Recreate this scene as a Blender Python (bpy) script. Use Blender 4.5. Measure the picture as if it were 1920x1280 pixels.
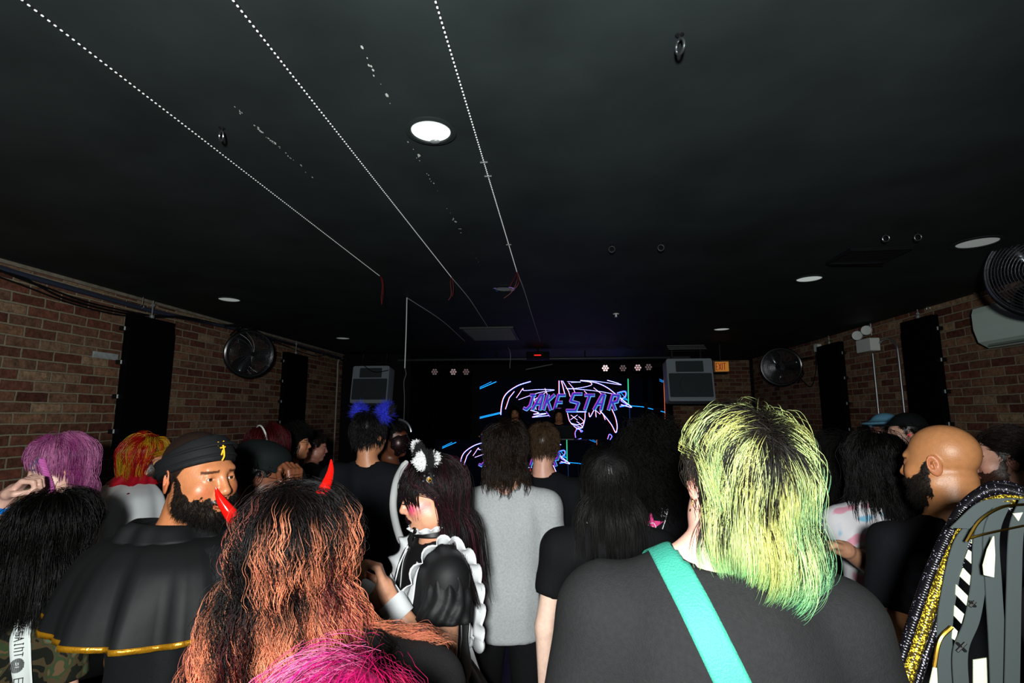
import bpy, math, random
import numpy as np
from mathutils import Vector, Matrix
from mathutils.bvhtree import BVHTree
random.seed(7); rng = np.random.default_rng(7)
for o in list(bpy.data.objects): bpy.data.objects.remove(o)
SC = bpy.context.scene; COL = SC.collection
# ---------------------------------------------------------------- camera, world, flash, exposure
CAMZ = 1.72; YAW = math.radians(5.31); PIT = math.radians(8.18); FPX = 960.0
cam_d = bpy.data.cameras.new('camera'); cam_d.sensor_width = 36; cam_d.lens = 18.0
cam_d.clip_start = .05; cam_d.clip_end = 60
cam = bpy.data.objects.new('camera', cam_d); COL.objects.link(cam)
cam.location = (0, 0, CAMZ); cam.rotation_euler = (math.pi/2 + PIT, 0, YAW)
SC.camera = cam
SC.view_settings.view_transform = 'Standard'; SC.view_settings.look = 'None'
SC.view_settings.gamma = 1; SC.view_settings.use_curve_mapping = False
SC.view_settings.exposure = 0
wd = bpy.data.worlds.new('world'); SC.world = wd; wd.use_nodes = True
wd.node_tree.nodes['Background'].inputs[0].default_value = (.5, .6, .8, 1)
wd.node_tree.nodes['Background'].inputs[1].default_value = .0015
# the photographer's flash, set back behind and above the camera to soften its falloff
fl = bpy.data.lights.new('camera_flash', 'SPOT'); fl.energy = 380; fl.shadow_soft_size = .07
fl.spot_size = math.radians(134); fl.spot_blend = .7; fl.color = (.97, 1.0, .98)
flo = bpy.data.objects.new('camera_flash', fl); COL.objects.link(flo)
flo.location = (-.03, -.40, CAMZ + .12); flo.rotation_euler = (math.pi/2 + math.radians(9), 0, YAW + math.radians(6))

Fv = np.array([-math.sin(YAW)*math.cos(PIT), math.cos(YAW)*math.cos(PIT), math.sin(PIT)])
Rv = np.array([math.cos(YAW), math.sin(YAW), 0.]); Uv = np.cross(Rv, Fv); Cv = np.array([0, 0, CAMZ])
def at(px, py, Y=None, Z=None, X=None):
    d = Fv + Rv*(px-960)/FPX + Uv*(640-py)/FPX
    t = Y/d[1] if Y is not None else ((Z-CAMZ)/d[2] if Z is not None else X/d[0])
    return Cv + d*t
# ---------------------------------------------------------------- colours and materials
def lin(c):
    c = np.asarray(c, float)
    if c.max() > 1.0: c = c/255.
    return np.where(c <= .04045, c/12.92, ((c+.055)/1.055)**2.4)
def mat(name, col=(.5, .5, .5), rough=.6, spec=.4, metal=0, attr=False, emit=None, es=1, noise=0, nscale=30, bump=0, bscale=200, sub=0, trans=0, sheen=0, coat=0, wave=None):
    m = bpy.data.materials.new(name); m.use_nodes = True; nt = m.node_tree; b = nt.nodes['Principled BSDF']
    c = tuple(lin(col)) + (1,)
    b.inputs['Base Color'].default_value = c; b.inputs['Roughness'].default_value = rough
    b.inputs['Specular IOR Level'].default_value = spec; b.inputs['Metallic'].default_value = metal
    if coat: b.inputs['Coat Weight'].default_value = coat; b.inputs['Coat Roughness'].default_value = .08
    if sub: b.inputs['Subsurface Weight'].default_value = sub; b.inputs['Subsurface Radius'].default_value = (.012, .005, .003); b.inputs['Subsurface Scale'].default_value = 1
    if emit is not None:
        b.inputs['Emission Color'].default_value = tuple(lin(emit)) + (1,); b.inputs['Emission Strength'].default_value = es
    src = None
    if attr:
        a = nt.nodes.new('ShaderNodeVertexColor'); a.layer_name = 'Col'; src = a.outputs[0]
        if emit is not None: nt.links.new(src, b.inputs['Emission Color'])
    tc = nt.nodes.new('ShaderNodeTexCoord')
    if noise:
        n = nt.nodes.new('ShaderNodeTexNoise'); n.inputs['Scale'].default_value = nscale; n.inputs['Detail'].default_value = 5
        nt.links.new(tc.outputs['Object'], n.inputs['Vector'])
        mr = nt.nodes.new('ShaderNodeMapRange'); mr.inputs[1].default_value = .3; mr.inputs[2].default_value = .7
        mr.inputs[3].default_value = 1-noise; mr.inputs[4].default_value = 1+noise; nt.links.new(n.outputs[0], mr.inputs[0])
        mx = nt.nodes.new('ShaderNodeVectorMath'); mx.operation = 'SCALE'
        if src: nt.links.new(src, mx.inputs[0])
        else: mx.inputs[0].default_value = c[:3]
        nt.links.new(mr.outputs[0], mx.inputs['Scale']); src = mx.outputs[0]
    if src: nt.links.new(src, b.inputs['Base Color'])
    if trans:
        tr = nt.nodes.new('ShaderNodeBsdfTranslucent'); ms = nt.nodes.new('ShaderNodeMixShader'); ms.inputs[0].default_value = trans
        nt.links.new(src, tr.inputs[0]); nt.links.new(b.outputs[0], ms.inputs[1]); nt.links.new(tr.outputs[0], ms.inputs[2]); nt.links.new(ms.outputs[0], nt.nodes['Material Output'].inputs[0])
    if bump:
        n = nt.nodes.new('ShaderNodeTexNoise'); n.inputs['Scale'].default_value = bscale; n.inputs['Detail'].default_value = 3
        nt.links.new(tc.outputs['Object'], n.inputs['Vector'])
        bp = nt.nodes.new('ShaderNodeBump'); bp.inputs['Strength'].default_value = bump; bp.inputs['Distance'].default_value = .004
        nt.links.new(n.outputs[0], bp.inputs['Height']); nt.links.new(bp.outputs[0], b.inputs['Normal'])
    return m
M = {}
def mc(key, *a, **k):
    if key not in M: M[key] = mat(key, *a, **k)
    return M[key]
# ---------------------------------------------------------------- objects
def tag(o, label=None, cat=None, group=None, kind=None, category=None):
    cat = cat or category
    if label: o['label'] = label
    if cat: o['category'] = cat
    if group: o['group'] = group
    if kind: o['kind'] = kind
    return o
def empty(name, loc=(0, 0, 0), rz=0, **k):
    o = bpy.data.objects.new(name, None); COL.objects.link(o); o.location = tuple(loc); o.rotation_euler = (0, 0, rz)
    o.empty_display_size = .1
    return tag(o, **k)
def mesh_np(name, V, Fc, m, parent=None, cols=None, smooth=True):
    V = np.asarray(V, np.float32); Fc = np.asarray(Fc, np.int32)
    me = bpy.data.meshes.new(name); me.vertices.add(len(V)); me.vertices.foreach_set('co', V.ravel())
    k = Fc.shape[1]; me.loops.add(Fc.size); me.loops.foreach_set('vertex_index', Fc.ravel())
    me.polygons.add(len(Fc)); me.polygons.foreach_set('loop_start', np.arange(0, Fc.size, k, dtype=np.int32))
    me.polygons.foreach_set('use_smooth', np.full(len(Fc), bool(smooth)))
    me.update(); me.validate()
    if cols is not None:
        ca = me.color_attributes.new('Col', 'FLOAT_COLOR', 'POINT')
        c4 = np.ones((len(V), 4), np.float32); c4[:, :3] = cols; ca.data.foreach_set('color', c4.ravel())
    me.materials.append(m)
    o = bpy.data.objects.new(name, me); COL.objects.link(o)
    if parent: o.parent = parent
    return o
class G:
    """collects shapes, builds ONE mesh"""
    def __init__(s): s.v = []; s.f = []; s.c = []; s.n = 0
    def add(s, v, f, c=None):
        v = np.asarray(v, float); s.v.append(v); s.f += [tuple(int(i)+s.n for i in q) for q in f]; s.n += len(v)
        s.c.append(np.tile(lin(c) if c is not None else (1, 1, 1), (len(v), 1))); return s
    def box(s, c, d, R=None, col=None):
        x, y, z = np.array(d)/2.
        v = np.array([[i, j, k] for i in (-x, x) for j in (-y, y) for k in (-z, z)])
        if R is not None: v = v @ np.array(R).T
        return s.add(v+np.array(c), [(0, 1, 3, 2), (4, 6, 7, 5), (0, 4, 5, 1), (2, 3, 7, 6), (0, 2, 6, 4), (1, 5, 7, 3)], col)
    def rbox(s, c, d, r=.01, ax=1, n=5, R=None, col=None):
        # box with rounded corners in the plane across axis ax
        a = [i for i in range(3) if i != ax]; hw, hh = d[a[0]]/2, d[a[1]]/2; ring = []
        for q, (sx, sy) in enumerate(((1, 1), (-1, 1), (-1, -1), (1, -1))):
            for i in range(n+1):
                t = math.pi/2*(q+i/n); ring.append((sx*(hw-r)+r*math.cos(t), sy*(hh-r)+r*math.sin(t)))
        m = len(ring); v = np.zeros((2*m, 3))
        for k, sg in enumerate((-1, 1)):
            for i, (p, q) in enumerate(ring): v[k*m+i, a[0]] = p; v[k*m+i, a[1]] = q; v[k*m+i, ax] = sg*d[ax]/2
        if R is not None: v = v @ np.array(R).T
        f = [(i, (i+1) % m, m+(i+1) % m, m+i) for i in range(m)]+[tuple(range(m))[::-1], tuple(range(m, 2*m))]
        return s.add(v+np.array(c), f, col)
    def lathe(s, prof, c=(0, 0, 0), axis=(0, 0, 1), n=24, col=None):
        A = Vector(axis).normalized(); q = A.to_track_quat('Z', 'Y').to_matrix()
        v = []; 
        for r, h in prof:
            for i in range(n):
                t = 2*math.pi*i/n; v.append(tuple(q @ Vector((r*math.cos(t), r*math.sin(t), h)) + Vector(tuple(c))))
        f = [(k*n+i, k*n+(i+1) % n, (k+1)*n+(i+1) % n, (k+1)*n+i) for k in range(len(prof)-1) for i in range(n)]
        if prof[0][0] > 1e-4: f.append(tuple(range(n))[::-1])
        if prof[-1][0] > 1e-4: f.append(tuple(range((len(prof)-1)*n, len(prof)*n)))
        return s.add(v, f, col)
    def cyl(s, a, b, r, r2=None, n=12, col=None):
        a, b = np.array(a, float), np.array(b, float); L = np.linalg.norm(b-a)
        return s.lathe([(r, 0), (r if r2 is None else r2, L)], a, b-a, n, col)
    def ball(s, c, r, n=12, R=None, col=None):
        r = np.array(r)*np.ones(3); v = []
        for j in range(n+1):
            ph = math.pi*j/n
            for i in range(2*n): t = math.pi*i/n; v.append((math.sin(ph)*math.cos(t)*r[0], math.sin(ph)*math.sin(t)*r[1], math.cos(ph)*r[2]))
        v = np.array(v)
        if R is not None: v = v @ np.array(R).T
        m = 2*n; f = [(j*m+i, (j+1)*m+i, (j+1)*m+(i+1) % m, j*m+(i+1) % m) for j in range(n) for i in range(m)]
        return s.add(v+np.array(c), f, col)
    def tube(s, pts, r, n=8, closed=False, col=None):
        P = np.array(pts, float); k = len(P); rr = np.ones(k)*np.array(r, float)
        T = np.roll(P, -1, 0)-np.roll(P, 1, 0)
        if not closed: T[0] = P[1]-P[0]; T[-1] = P[-1]-P[-2]
        T /= np.linalg.norm(T, axis=1, keepdims=True)+1e-12
        u = np.cross(T[0], (0, 0, 1.)); u = u if np.linalg.norm(u) > .1 else np.cross(T[0], (1., 0, 0)); v = []
        for i in range(k):
            u = u-T[i]*(u@T[i]); u /= np.linalg.norm(u); w = np.cross(T[i], u)
            for j in range(n): t = 2*math.pi*j/n; v.append(P[i]+rr[i]*(u*math.cos(t)+w*math.sin(t)))
        R_ = k if closed else k-1
        f = [(i*n+j, i*n+(j+1) % n, ((i+1) % k)*n+(j+1) % n, ((i+1) % k)*n+j) for i in range(R_) for j in range(n)]
        if not closed: f += [tuple(range(n))[::-1], tuple(range((k-1)*n, k*n))]
        return s.add(v, f, col)
    def ring(s, c, R, r, axis=(0, 0, 1), n=40, m=6, col=None):
        q = Vector(axis).normalized().to_track_quat('Z', 'Y').to_matrix()
        return s.tube([tuple(q @ Vector((R*math.cos(2*math.pi*i/n), R*math.sin(2*math.pi*i/n), 0))+Vector(tuple(c))) for i in range(n)], r, m, True, col)
    def build(s, name, m, parent=None, smooth=True, **k):
        me = bpy.data.meshes.new(name); V = np.concatenate(s.v); me.from_pydata(V.tolist(), [], s.f); me.update()
        ca = me.color_attributes.new('Col', 'FLOAT_COLOR', 'POINT')
        c4 = np.ones((len(V), 4), np.float32); c4[:, :3] = np.concatenate(s.c); ca.data.foreach_set('color', c4.ravel())
        me.polygons.foreach_set('use_smooth', np.full(len(me.polygons), bool(smooth)))
        if smooth:
            try: me.set_sharp_from_angle(angle=math.radians(38))
            except Exception: pass
        me.materials.append(m); o = bpy.data.objects.new(name, me); COL.objects.link(o)
        if parent: o.parent = parent
        return tag(o, **k)
def copy_tree(o, parent=None):
    c = o.copy(); COL.objects.link(c); c.parent = parent
    for ch in o.children: copy_tree(ch, c)
    return c
def spl(pts, n=8):
    """smooth curve through points (Catmull-Rom)"""
    P = [np.array(p, float) for p in pts]; P = [2*P[0]-P[1]]+P+[2*P[-1]-P[-2]]; out = []
    for i in range(1, len(P)-2):
        for k in range(n):
            t = k/n; out.append(.5*((2*P[i])+(-P[i-1]+P[i+1])*t+(2*P[i-1]-5*P[i]+4*P[i+1]-P[i+2])*t*t+(-P[i-1]+3*P[i]-3*P[i+1]+P[i+2])*t**3))
    return out+[P[-2]]
# ---------------------------------------------------------------- implicit surfaces -> one continuous mesh
class SDF:
    def __init__(s, lo, hi, fine, coarse, boxes=()):
        ax = []
        for k in range(3):
            x = lo[k]; L = [x]
            while x < hi[k]:
                x += fine if any(b[0][k]-.004 <= x <= b[1][k]+.004 for b in boxes) else coarse
                L.append(x)
            ax.append(np.array(L))
        s.ax = ax; s.F = np.full([len(a) for a in ax], 1., np.float32)
    def _sl(s, lo, hi, m):
        sl = tuple(slice(max(0, np.searchsorted(s.ax[k], lo[k]-m)-1), np.searchsorted(s.ax[k], hi[k]+m)+1) for k in range(3))
        g = np.meshgrid(*[s.ax[k][sl[k]] for k in range(3)], indexing='ij'); return sl, g
    def put(s, d, sl, k, op):
        a = s.F[sl]
        if op == 'u': h = np.clip(.5+.5*(a-d)/k, 0, 1) if k else (a > d)*1.; s.F[sl] = a*(1-h)+d*h-k*h*(1-h)
        elif op == 's': d = -d; h = np.clip(.5-.5*(a-d)/k, 0, 1) if k else (a < d)*1.; s.F[sl] = a*(1-h)+d*h+k*h*(1-h)
        elif op == 'i': s.F[sl] = np.maximum(a, d)
    def cone(s, a, b, ra, rb, k=.02, op='u'):
        a, b = np.array(a, float), np.array(b, float); r = max(ra, rb)
        sl, (X, Y, Z) = s._sl(np.minimum(a, b)-r, np.maximum(a, b)+r, k+.02)
        ab = b-a; t = np.clip(((X-a[0])*ab[0]+(Y-a[1])*ab[1]+(Z-a[2])*ab[2])/(ab@ab+1e-9), 0, 1)
        d = np.sqrt((X-a[0]-t*ab[0])**2+(Y-a[1]-t*ab[1])**2+(Z-a[2]-t*ab[2])**2)-(ra+t*(rb-ra)); s.put(d, sl, k, op)
    def ell(s, c, r, k=.02, op='u', R=None):
        c, r = np.array(c, float), np.array(r, float); e = r if R is None else np.abs(np.array(R)) @ r
        sl, (X, Y, Z) = s._sl(c-e, c+e, k+.02); X = X-c[0]; Y = Y-c[1]; Z = Z-c[2]
        if R is not None:
            R = np.array(R); X, Y, Z = R[0, 0]*X+R[1, 0]*Y+R[2, 0]*Z, R[0, 1]*X+R[1, 1]*Y+R[2, 1]*Z, R[0, 2]*X+R[1, 2]*Y+R[2, 2]*Z
        k0 = np.sqrt((X/r[0])**2+(Y/r[1])**2+(Z/r[2])**2); k1 = np.sqrt((X/r[0]**2)**2+(Y/r[1]**2)**2+(Z/r[2]**2)**2)+1e-6
        s.put(k0*(k0-1)/k1, sl, k, op)
    def plane(s, p, n, box=None):
        """keep the side where (x-p).n<0; box limits where the cut works"""
        n = np.array(n, float); n /= np.linalg.norm(n); p = np.array(p)
        lo, hi = (box if box else ([a[0] for a in s.ax], [a[-1] for a in s.ax]))
        sl, (X, Y, Z) = s._sl(np.array(lo), np.array(hi), 0)
        s.put((X-p[0])*n[0]+(Y-p[1])*n[1]+(Z-p[2])*n[2], sl, 0, 'i')
    def fold(s, fn):
        g = np.meshgrid(*s.ax, indexing='ij'); s.F += fn(*g).astype(np.float32)
    def net(s):
        F = s.F; F[0] = F[-1] = 1; F[:, 0] = F[:, -1] = 1; F[:, :, 0] = F[:, :, -1] = 1
        I = F < 0; n = [d-1 for d in F.shape]
        cs = [(i, j, k) for i in (0, 1) for j in (0, 1) for k in (0, 1)]
        cnt = sum(I[i:i+n[0], j:j+n[1], k:k+n[2]].astype(np.int8) for i, j, k in cs)
        cell = np.argwhere((cnt > 0) & (cnt < 8)); idx = -np.ones(n, np.int64); idx[tuple(cell.T)] = np.arange(len(cell))
        acc = np.zeros((len(cell), 3)); w = np.zeros(len(cell)); ax = s.ax
        for a in cs:
            for d in range(3):
                if a[d]: continue
                b = list(a); b[d] = 1
                ia = cell+np.array(a); ib = cell+np.array(b); fa = F[tuple(ia.T)]; fb = F[tuple(ib.T)]; m = (fa < 0) != (fb < 0)
                t = np.where(m, fa/(fa-fb+1e-12), 0)
                pa = np.stack([ax[q][ia[:, q]] for q in range(3)], 1); pb = np.stack([ax[q][ib[:, q]] for q in range(3)], 1)
                acc += np.where(m[:, None], pa+(pb-pa)*t[:, None], 0); w += m
        V = acc/w[:, None]; Q = []
        for d in range(3):
            e, f = [(1, 2), (2, 0), (0, 1)][d]
            A = np.take(I, np.arange(F.shape[d]-1), d); B = np.take(I, np.arange(1, F.shape[d]), d)
            E = np.argwhere(A != B); E = E[(E[:, e] > 0) & (E[:, f] > 0) & (E[:, e] < n[e]) & (E[:, f] < n[f])]
            fl_ = A[tuple(E.T)]; q = []
            for de, df in ((0, 0), (-1, 0), (-1, -1), (0, -1)):
                c = E.copy(); c[:, e] += de; c[:, f] += df; q.append(idx[tuple(c.T)])
            q = np.stack(q, 1); q[~fl_] = q[~fl_][:, ::-1]; Q.append(q)
        Q = np.concatenate(Q)
        # one round of smoothing
        S = np.zeros_like(V); W = np.zeros(len(V))
        for a, b in ((0, 1), (1, 2), (2, 3), (3, 0)):
            np.add.at(S, Q[:, a], V[Q[:, b]]); np.add.at(W, Q[:, a], 1); np.add.at(S, Q[:, b], V[Q[:, a]]); np.add.at(W, Q[:, b], 1)
        V = V*.55+.45*S/np.maximum(W, 1)[:, None]
        return V, Q
def rot(yaw=0, pitch=0, roll=0):
    """yaw + = turn left, pitch + = look up, roll + = tilt to own right"""
    y, p, r = map(math.radians, (yaw, pitch, roll))
    return np.array(Matrix.Rotation(y, 3, 'Z') @ Matrix.Rotation(p, 3, 'X') @ Matrix.Rotation(r, 3, 'Y'))
# ---------------------------------------------------------------- people
SK = mat('skin', attr=True, rough=.42, spec=.45, sub=.0, noise=.08, nscale=60, bump=.15, bscale=260)
SKD = SK
HAIR = mat('hair_strands', attr=True, rough=.42, spec=.3, trans=.42)
WIG = mat('wig_fibre', attr=True, rough=.32, spec=.45, trans=.35)
DULL = mat('hair_dull', attr=True, rough=.7, spec=.12)
EYE = mat('eyeball', attr=True, rough=.1, spec=.6, coat=.5)
CL = lambda key, col, **k: mc('cloth_'+key, col, **{**dict(rough=.85, spec=.15, noise=.12, nscale=140, bump=.35, bscale=420), **k})
SKINS = dict(fair=(214, 160, 138), tan=(196, 134, 98), brown=(150, 92, 58), dark=(96, 54, 36), asian=(222, 170, 140), pale=(222, 176, 158), olive=(186, 128, 100))
def hairline(q, kind='full'):
    x, y, z = q[:, 0], q[:, 1], q[:, 2]
    h = np.interp(y, [-.11, -.03, .01, .045, .075, .10], [-.075, -.05, .0, .045, .078, .1])
    return z > h
def head_sdf(S, c, R, fem=False, eyes=True, fat=0., nose=1., mouth=0):
    f = lambda p: c+R @ np.array(p, float)
    E = lambda p, r, k=.02, op='u', rr=None: S.ell(f(p), r, k, op, R if rr is None else R @ rr)
    E((0, -.014, .034), (.074, .094, .086), .01)
    E((0, .030, -.03), (.060+fat, .062, .074), .04)
    E((0, .036, -.07), (.046+fat*1.5, .050, .040+fat*.5), .03)
    E((0, .074, -.097), (.019, .017, .015), .025)
    for sx in (-1, 1):
        E((sx*.036, .064, -.028), (.024+fat*.6, .020, .020+fat*.5), .025)
        E((sx*(.05+fat), .02, -.062), (.014, .03, .022), .03)
    E((0, .080, .026), (.042, .012, .012), .02)
    for sx in (-1, 1): E((sx*.031, .104, .004), (.019, .017, .013), .012, 's')
    for sx in (-1, 1):
        E((sx*.031, .0765, .002), (.0145, .0135, .0135), .004)
        if eyes: E((sx*.031, .094, .001), (.0135, .014, .0048), .002, 's')
    S.cone(f((0, .086, .016)), f((0, .108*nose, -.026)), .0065, .0098, .012)
    E((0, .104*nose, -.031), (.0135, .012, .0095), .008)
    for sx in (-1, 1):
        E((sx*.0125, .096, -.034), (.0078, .011, .0075), .006)
        E((sx*.0065, .102, -.0415), (.0035, .006, .003), .002, 's')
    E((0, .088, -.056), (.024, .012, .012), .014)
    lw = .022 if not fem else .02
    E((-.007, .0975, -.0585), (lw*.7, .007, .0045), .004); E((.007, .0975, -.0585), (lw*.7, .007, .0045), .004)
    E((0, .0965, -.0675), (lw*.85, .0075, .006), .004)
    E((0, .106, -.0625), (lw*1.05, .006, .0012+mouth), .002, 's')
    E((0, .102, -.079), (.016, .008, .005), .008, 's')
    for sx in (-1, 1):
        er = rot(-sx*24, 0, 0) @ rot(0, -8, 0)
        E((sx*.080, -.012, -.004), (.0056, .0195, .0335), .006, 'u', er)
        E((sx*.085, -.008, .002), (.0045, .0105, .017), .004, 's', er)
        E((sx*.0835, -.013, -.002), (.0035, .003, .016), .003, 'u', er)
        E((sx*.083, .001, -.008), (.003, .004, .006), .003, 'u', er)
def hand_pts(w, d, n, curl=.5, side=1, spread=.0):
    """w wrist, d pointing direction, n palm normal (towards palm side). returns cones"""
    d = np.array(d, float); d /= np.linalg.norm(d); n = np.array(n, float); n -= d*(n@d); n /= np.linalg.norm(n)
    x = np.cross(d, n)*side; out = []; w = np.array(w, float)
    out.append((w, w+d*.03, .024, .026, .015))
    for i in range(4):
        bx = (-.030+.0195*i)
        out.append((w+d*.02+x*bx*.6, w+d*.088+x*bx, .0135, .0105, .012))
    L = [.036, .043, .040, .031][::1]
    for i in range(4):
        bx = (-.030+.0195*i); p = w+d*.088+x*bx; ang = curl*.85; rr = .0092-.0006*(i == 3)
        dd = d*math.cos(ang)+n*math.sin(ang)+x*spread*(i-1.5); q = p+dd*L[i]; out.append((p, q, rr+.001, rr, .003))
        ang += curl*1.25; dd = d*math.cos(ang)+n*math.sin(ang)+x*spread*(i-1.5); r_ = q+dd*L[i]*.66; out.append((q, r_, rr, rr-.001, .002))
        ang += curl*.9; dd = d*math.cos(ang)+n*math.sin(ang); out.append((r_, r_+dd*L[i]*.5, rr-.0005, rr-.002, .002))
    tb = w+d*.022-x*.030; t1 = tb-x*.022+d*.032+n*(.012+.01*curl); t2 = t1+d*.026+n*(.018*curl+.004)+x*.012*curl
    out += [(w+d*.01-x*.012, tb, .018, .016, .014), (tb, t1, .015, .0115, .01), (t1, t2, .011, .0095, .004), (t2, t2+d*.018+x*.018*curl+n*.006, .0095, .008, .003)]
    return out
def tubes_mesh(name, P, W, cols, m, parent):
    """P (N,T,3) strands, W (N,T) radii, cols (N,T,3): every strand a closed three-sided fibre, one mesh"""
    N, T, _ = P.shape
    D = np.gradient(P, axis=1); D /= np.linalg.norm(D, axis=2, keepdims=True)+1e-9
    ref = rng.normal(size=(N, 1, 3)); A = np.cross(D, ref); A /= np.linalg.norm(A, axis=2, keepdims=True)+1e-9; B = np.cross(D, A)
    V = np.stack([P+W[..., None]*(A*math.cos(a)+B*math.sin(a)) for a in (0, 2.094, 4.189)], 2).reshape(-1, 3)
    base = (np.arange(N)[:, None]*T+np.arange(T-1)[None])*3; Q = []
    for j in range(3):
        k = (j+1) % 3; Q.append(np.stack([base+j, base+3+j, base+3+k, base+k], -1).reshape(-1, 4))
    C = np.repeat(cols.reshape(-1, 3), 3, 0)
    return mesh_np(name, V, np.concatenate(Q), m, parent, C)
def grow(parent, c, R, name='hair', nl=250, per=12, T=12, L=.3, crown=(0, -.05, .12), part=None, vol=.02, g=.35, wave=0, wf=60, frizz=.0015, clump=.6, w=.0009,
         col=None, kind='full', lenf=None, m=None, lift=.0, coll=(), spread=.010, tipdir=None, tipw=.2, rootf=None, flare=0, seed=1, bangs=None, rough=.0, clear=True, hug=.6, cy=.018, volf=None, inward=0, pj=.35, ear=0):
    r = np.random.default_rng(seed)
    Ec = np.array((0, -.014, .032)); Er = np.array((.077, .097, .089))
    roots = []
    while sum(len(x) for x in roots) < nl:
        v = r.normal(size=(nl*3, 3)); v /= np.linalg.norm(v, axis=1, keepdims=True); q = Ec+v*Er
        k = hairline(q, kind)
        if rootf is not None: k &= rootf(q)
        roots.append(q[k])
    q = np.concatenate(roots)[:nl]
    nrm = (q-Ec)/Er**2; nrm /= np.linalg.norm(nrm, axis=1, keepdims=True)
    K = np.tile(np.array(crown, float), (nl, 1))
    if part is not None: K[:, 0] = part[0]; K[:, 1] = np.clip(q[:, 1], part[1], part[2]); K[:, 2] = .125
    d = q-K+r.normal(size=q.shape)*.012; d -= nrm*(d*nrm).sum(1, keepdims=True); d /= np.linalg.norm(d, axis=1, keepdims=True)+1e-9
    d = d+nrm*(lift+.05); d /= np.linalg.norm(d, axis=1, keepdims=True)
    Ls = np.full(nl, L)*(r.uniform(.82, 1.08, nl) if not rough else r.uniform(1-rough, 1+rough*.4, nl))
    if lenf is not None: Ls = lenf(q, Ls, r)
    off = .003+vol*r.random(nl)**.7*(1 if volf is None else volf(q))
    # to body coordinates
    down = R.T @ np.array((0, 0, -1.)); P = [q+nrm*.001]; p = P[0].copy(); rise = r.uniform(0, 1, nl)
    td = None if tipdir is None else R.T @ np.array(tipdir, float)
    for t in range(1, T):
        u = t/(T-1); h = Ls/(T-1)
        gg = g*min(1, .35+u*1.6)
        d = d*(1-gg)+down*gg+r.normal(size=d.shape)*frizz*20*.3
        if inward and u > .55:
            lat = p-np.array((0, -.02, 0)); lat = lat-down*(lat@down)[:, None]; lat /= np.linalg.norm(lat, axis=1, keepdims=True)+1e-6; d = d-lat*inward*(u-.5)*2
        if td is not None and u > .5: d = d+td*tipw*(u-.5)*2
        if flare: 
            lat = p*np.array((1, 1, 0)); lat /= np.linalg.norm(lat, axis=1, keepdims=True)+1e-6; d = d+lat*flare*(u > .3)
        d /= np.linalg.norm(d, axis=1, keepdims=True); pn = p+d*h[:, None]
        rad = Er+(off*min(1, u*3+.15))[:, None]; e = (pn-Ec)/rad; lv = np.linalg.norm(e, axis=1)
        ins = lv < 1; pn = np.where(ins[:, None], Ec+(pn-Ec)/np.maximum(lv, .05)[:, None], pn)
        fz = np.clip((pn[:, 2]+.045)/.06, 0, 1)*hug; pn = np.where(ins[:, None], pn, Ec+(pn-Ec)*(1-fz*(1-1/np.maximum(lv, 1)))[:, None])
        if clear:
            mv = np.clip((.055-pn[:, 2])/.03, 0, 1)*np.clip((pn[:, 1]-cy)/.01, 0, 1); pn[:, 1] -= mv*(pn[:, 1]-cy)*.45
            pn[:, 0] = np.where((mv > 0) & (pn[:, 1] > .02) & (np.abs(pn[:, 0]) < .075), np.sign(pn[:, 0]+1e-6)*np.maximum(np.abs(pn[:, 0]), np.abs(pn[:, 0])+.5*(.078-np.abs(pn[:, 0]))), pn[:, 0])
        if ear:
            pn[:, 0] = np.where((pn[:, 0]*ear > .062) & (pn[:, 2] < .05) & (pn[:, 2] > -.065), ear*.062, np.where(pn[:, 0]*ear > .080, ear*.080, pn[:, 0]))
            m_ = (pn[:, 0]*ear > .035) & (pn[:, 2] < .045) & (pn[:, 2] > -.075) & (pn[:, 1] > -.05); pn[:, 1] = np.where(m_, pn[:, 1]+(-.052-pn[:, 1])*.75, pn[:, 1])
        # neck and shoulders
        pw = pn @ R.T + c
        for (a, b, ra) in coll:
            a = np.array(a); ab = np.array(b)-a; tt = np.clip(((pw-a)@ab)/(ab@ab+1e-9), 0, 1)[:, None]; cc = a+tt*ab; dv = pw-cc; dl = np.linalg.norm(dv, axis=1, keepdims=True)
            rr = ra+off[:, None]*.6; pw = np.where(dl < rr, cc+dv/np.maximum(dl, 1e-4)*rr, pw)
        pn = (pw-c) @ R
        dd = pn-p; d = dd/(np.linalg.norm(dd, axis=1, keepdims=True)+1e-9); p = pn; P.append(p.copy())
    P = np.stack(P, 1); U = np.linspace(0, 1, T)
    off3 = r.normal(size=(nl, per, 1, 3))*spread; sp = (1-clump*U**.8)[None, None, :, None]
    fr = np.cumsum(r.normal(size=(nl, per, T, 3))*frizz, 2)*U[None, None, :, None]
    Sx = P[:, None]+off3*sp+fr
    if wave:
        ax1 = r.normal(size=(nl, 1, 1, 3)); ax1 /= np.linalg.norm(ax1, axis=3, keepdims=True); ax2 = np.cross(ax1, np.array((0, 0, 1.)))
        ph = r.uniform(0, 6.28, (nl, 1, 1, 1))+r.normal(size=(nl, per, 1, 1))*pj; s_ = (U[None]*Ls[:, None])[:, None, :, None]
        Sx = Sx+wave*np.minimum(1, U*3)[None, None, :, None]*(np.sin(wf*s_+ph)*ax1+np.cos(wf*s_+ph)*ax2)
    # keep out of the skull
    e = (Sx-Ec)/(Er-.001); lv = np.linalg.norm(e, axis=3, keepdims=True); Sx = np.where(lv < 1, Ec+(Sx-Ec)/np.maximum(lv, .05), Sx)
    if callable(col): C = col(q, U, r, nl, per, T, P)
    else: C = np.ones((nl, per, T, 3))*lin(col)*r.uniform(.7, 1.3, (nl, per, 1, 1))
    Wd = np.ones((nl, per, T))*w*(1-.75*U**3)*np.minimum(1, .6+U*3)
    Sw = Sx.reshape(-1, T, 3) @ R.T + c
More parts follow.
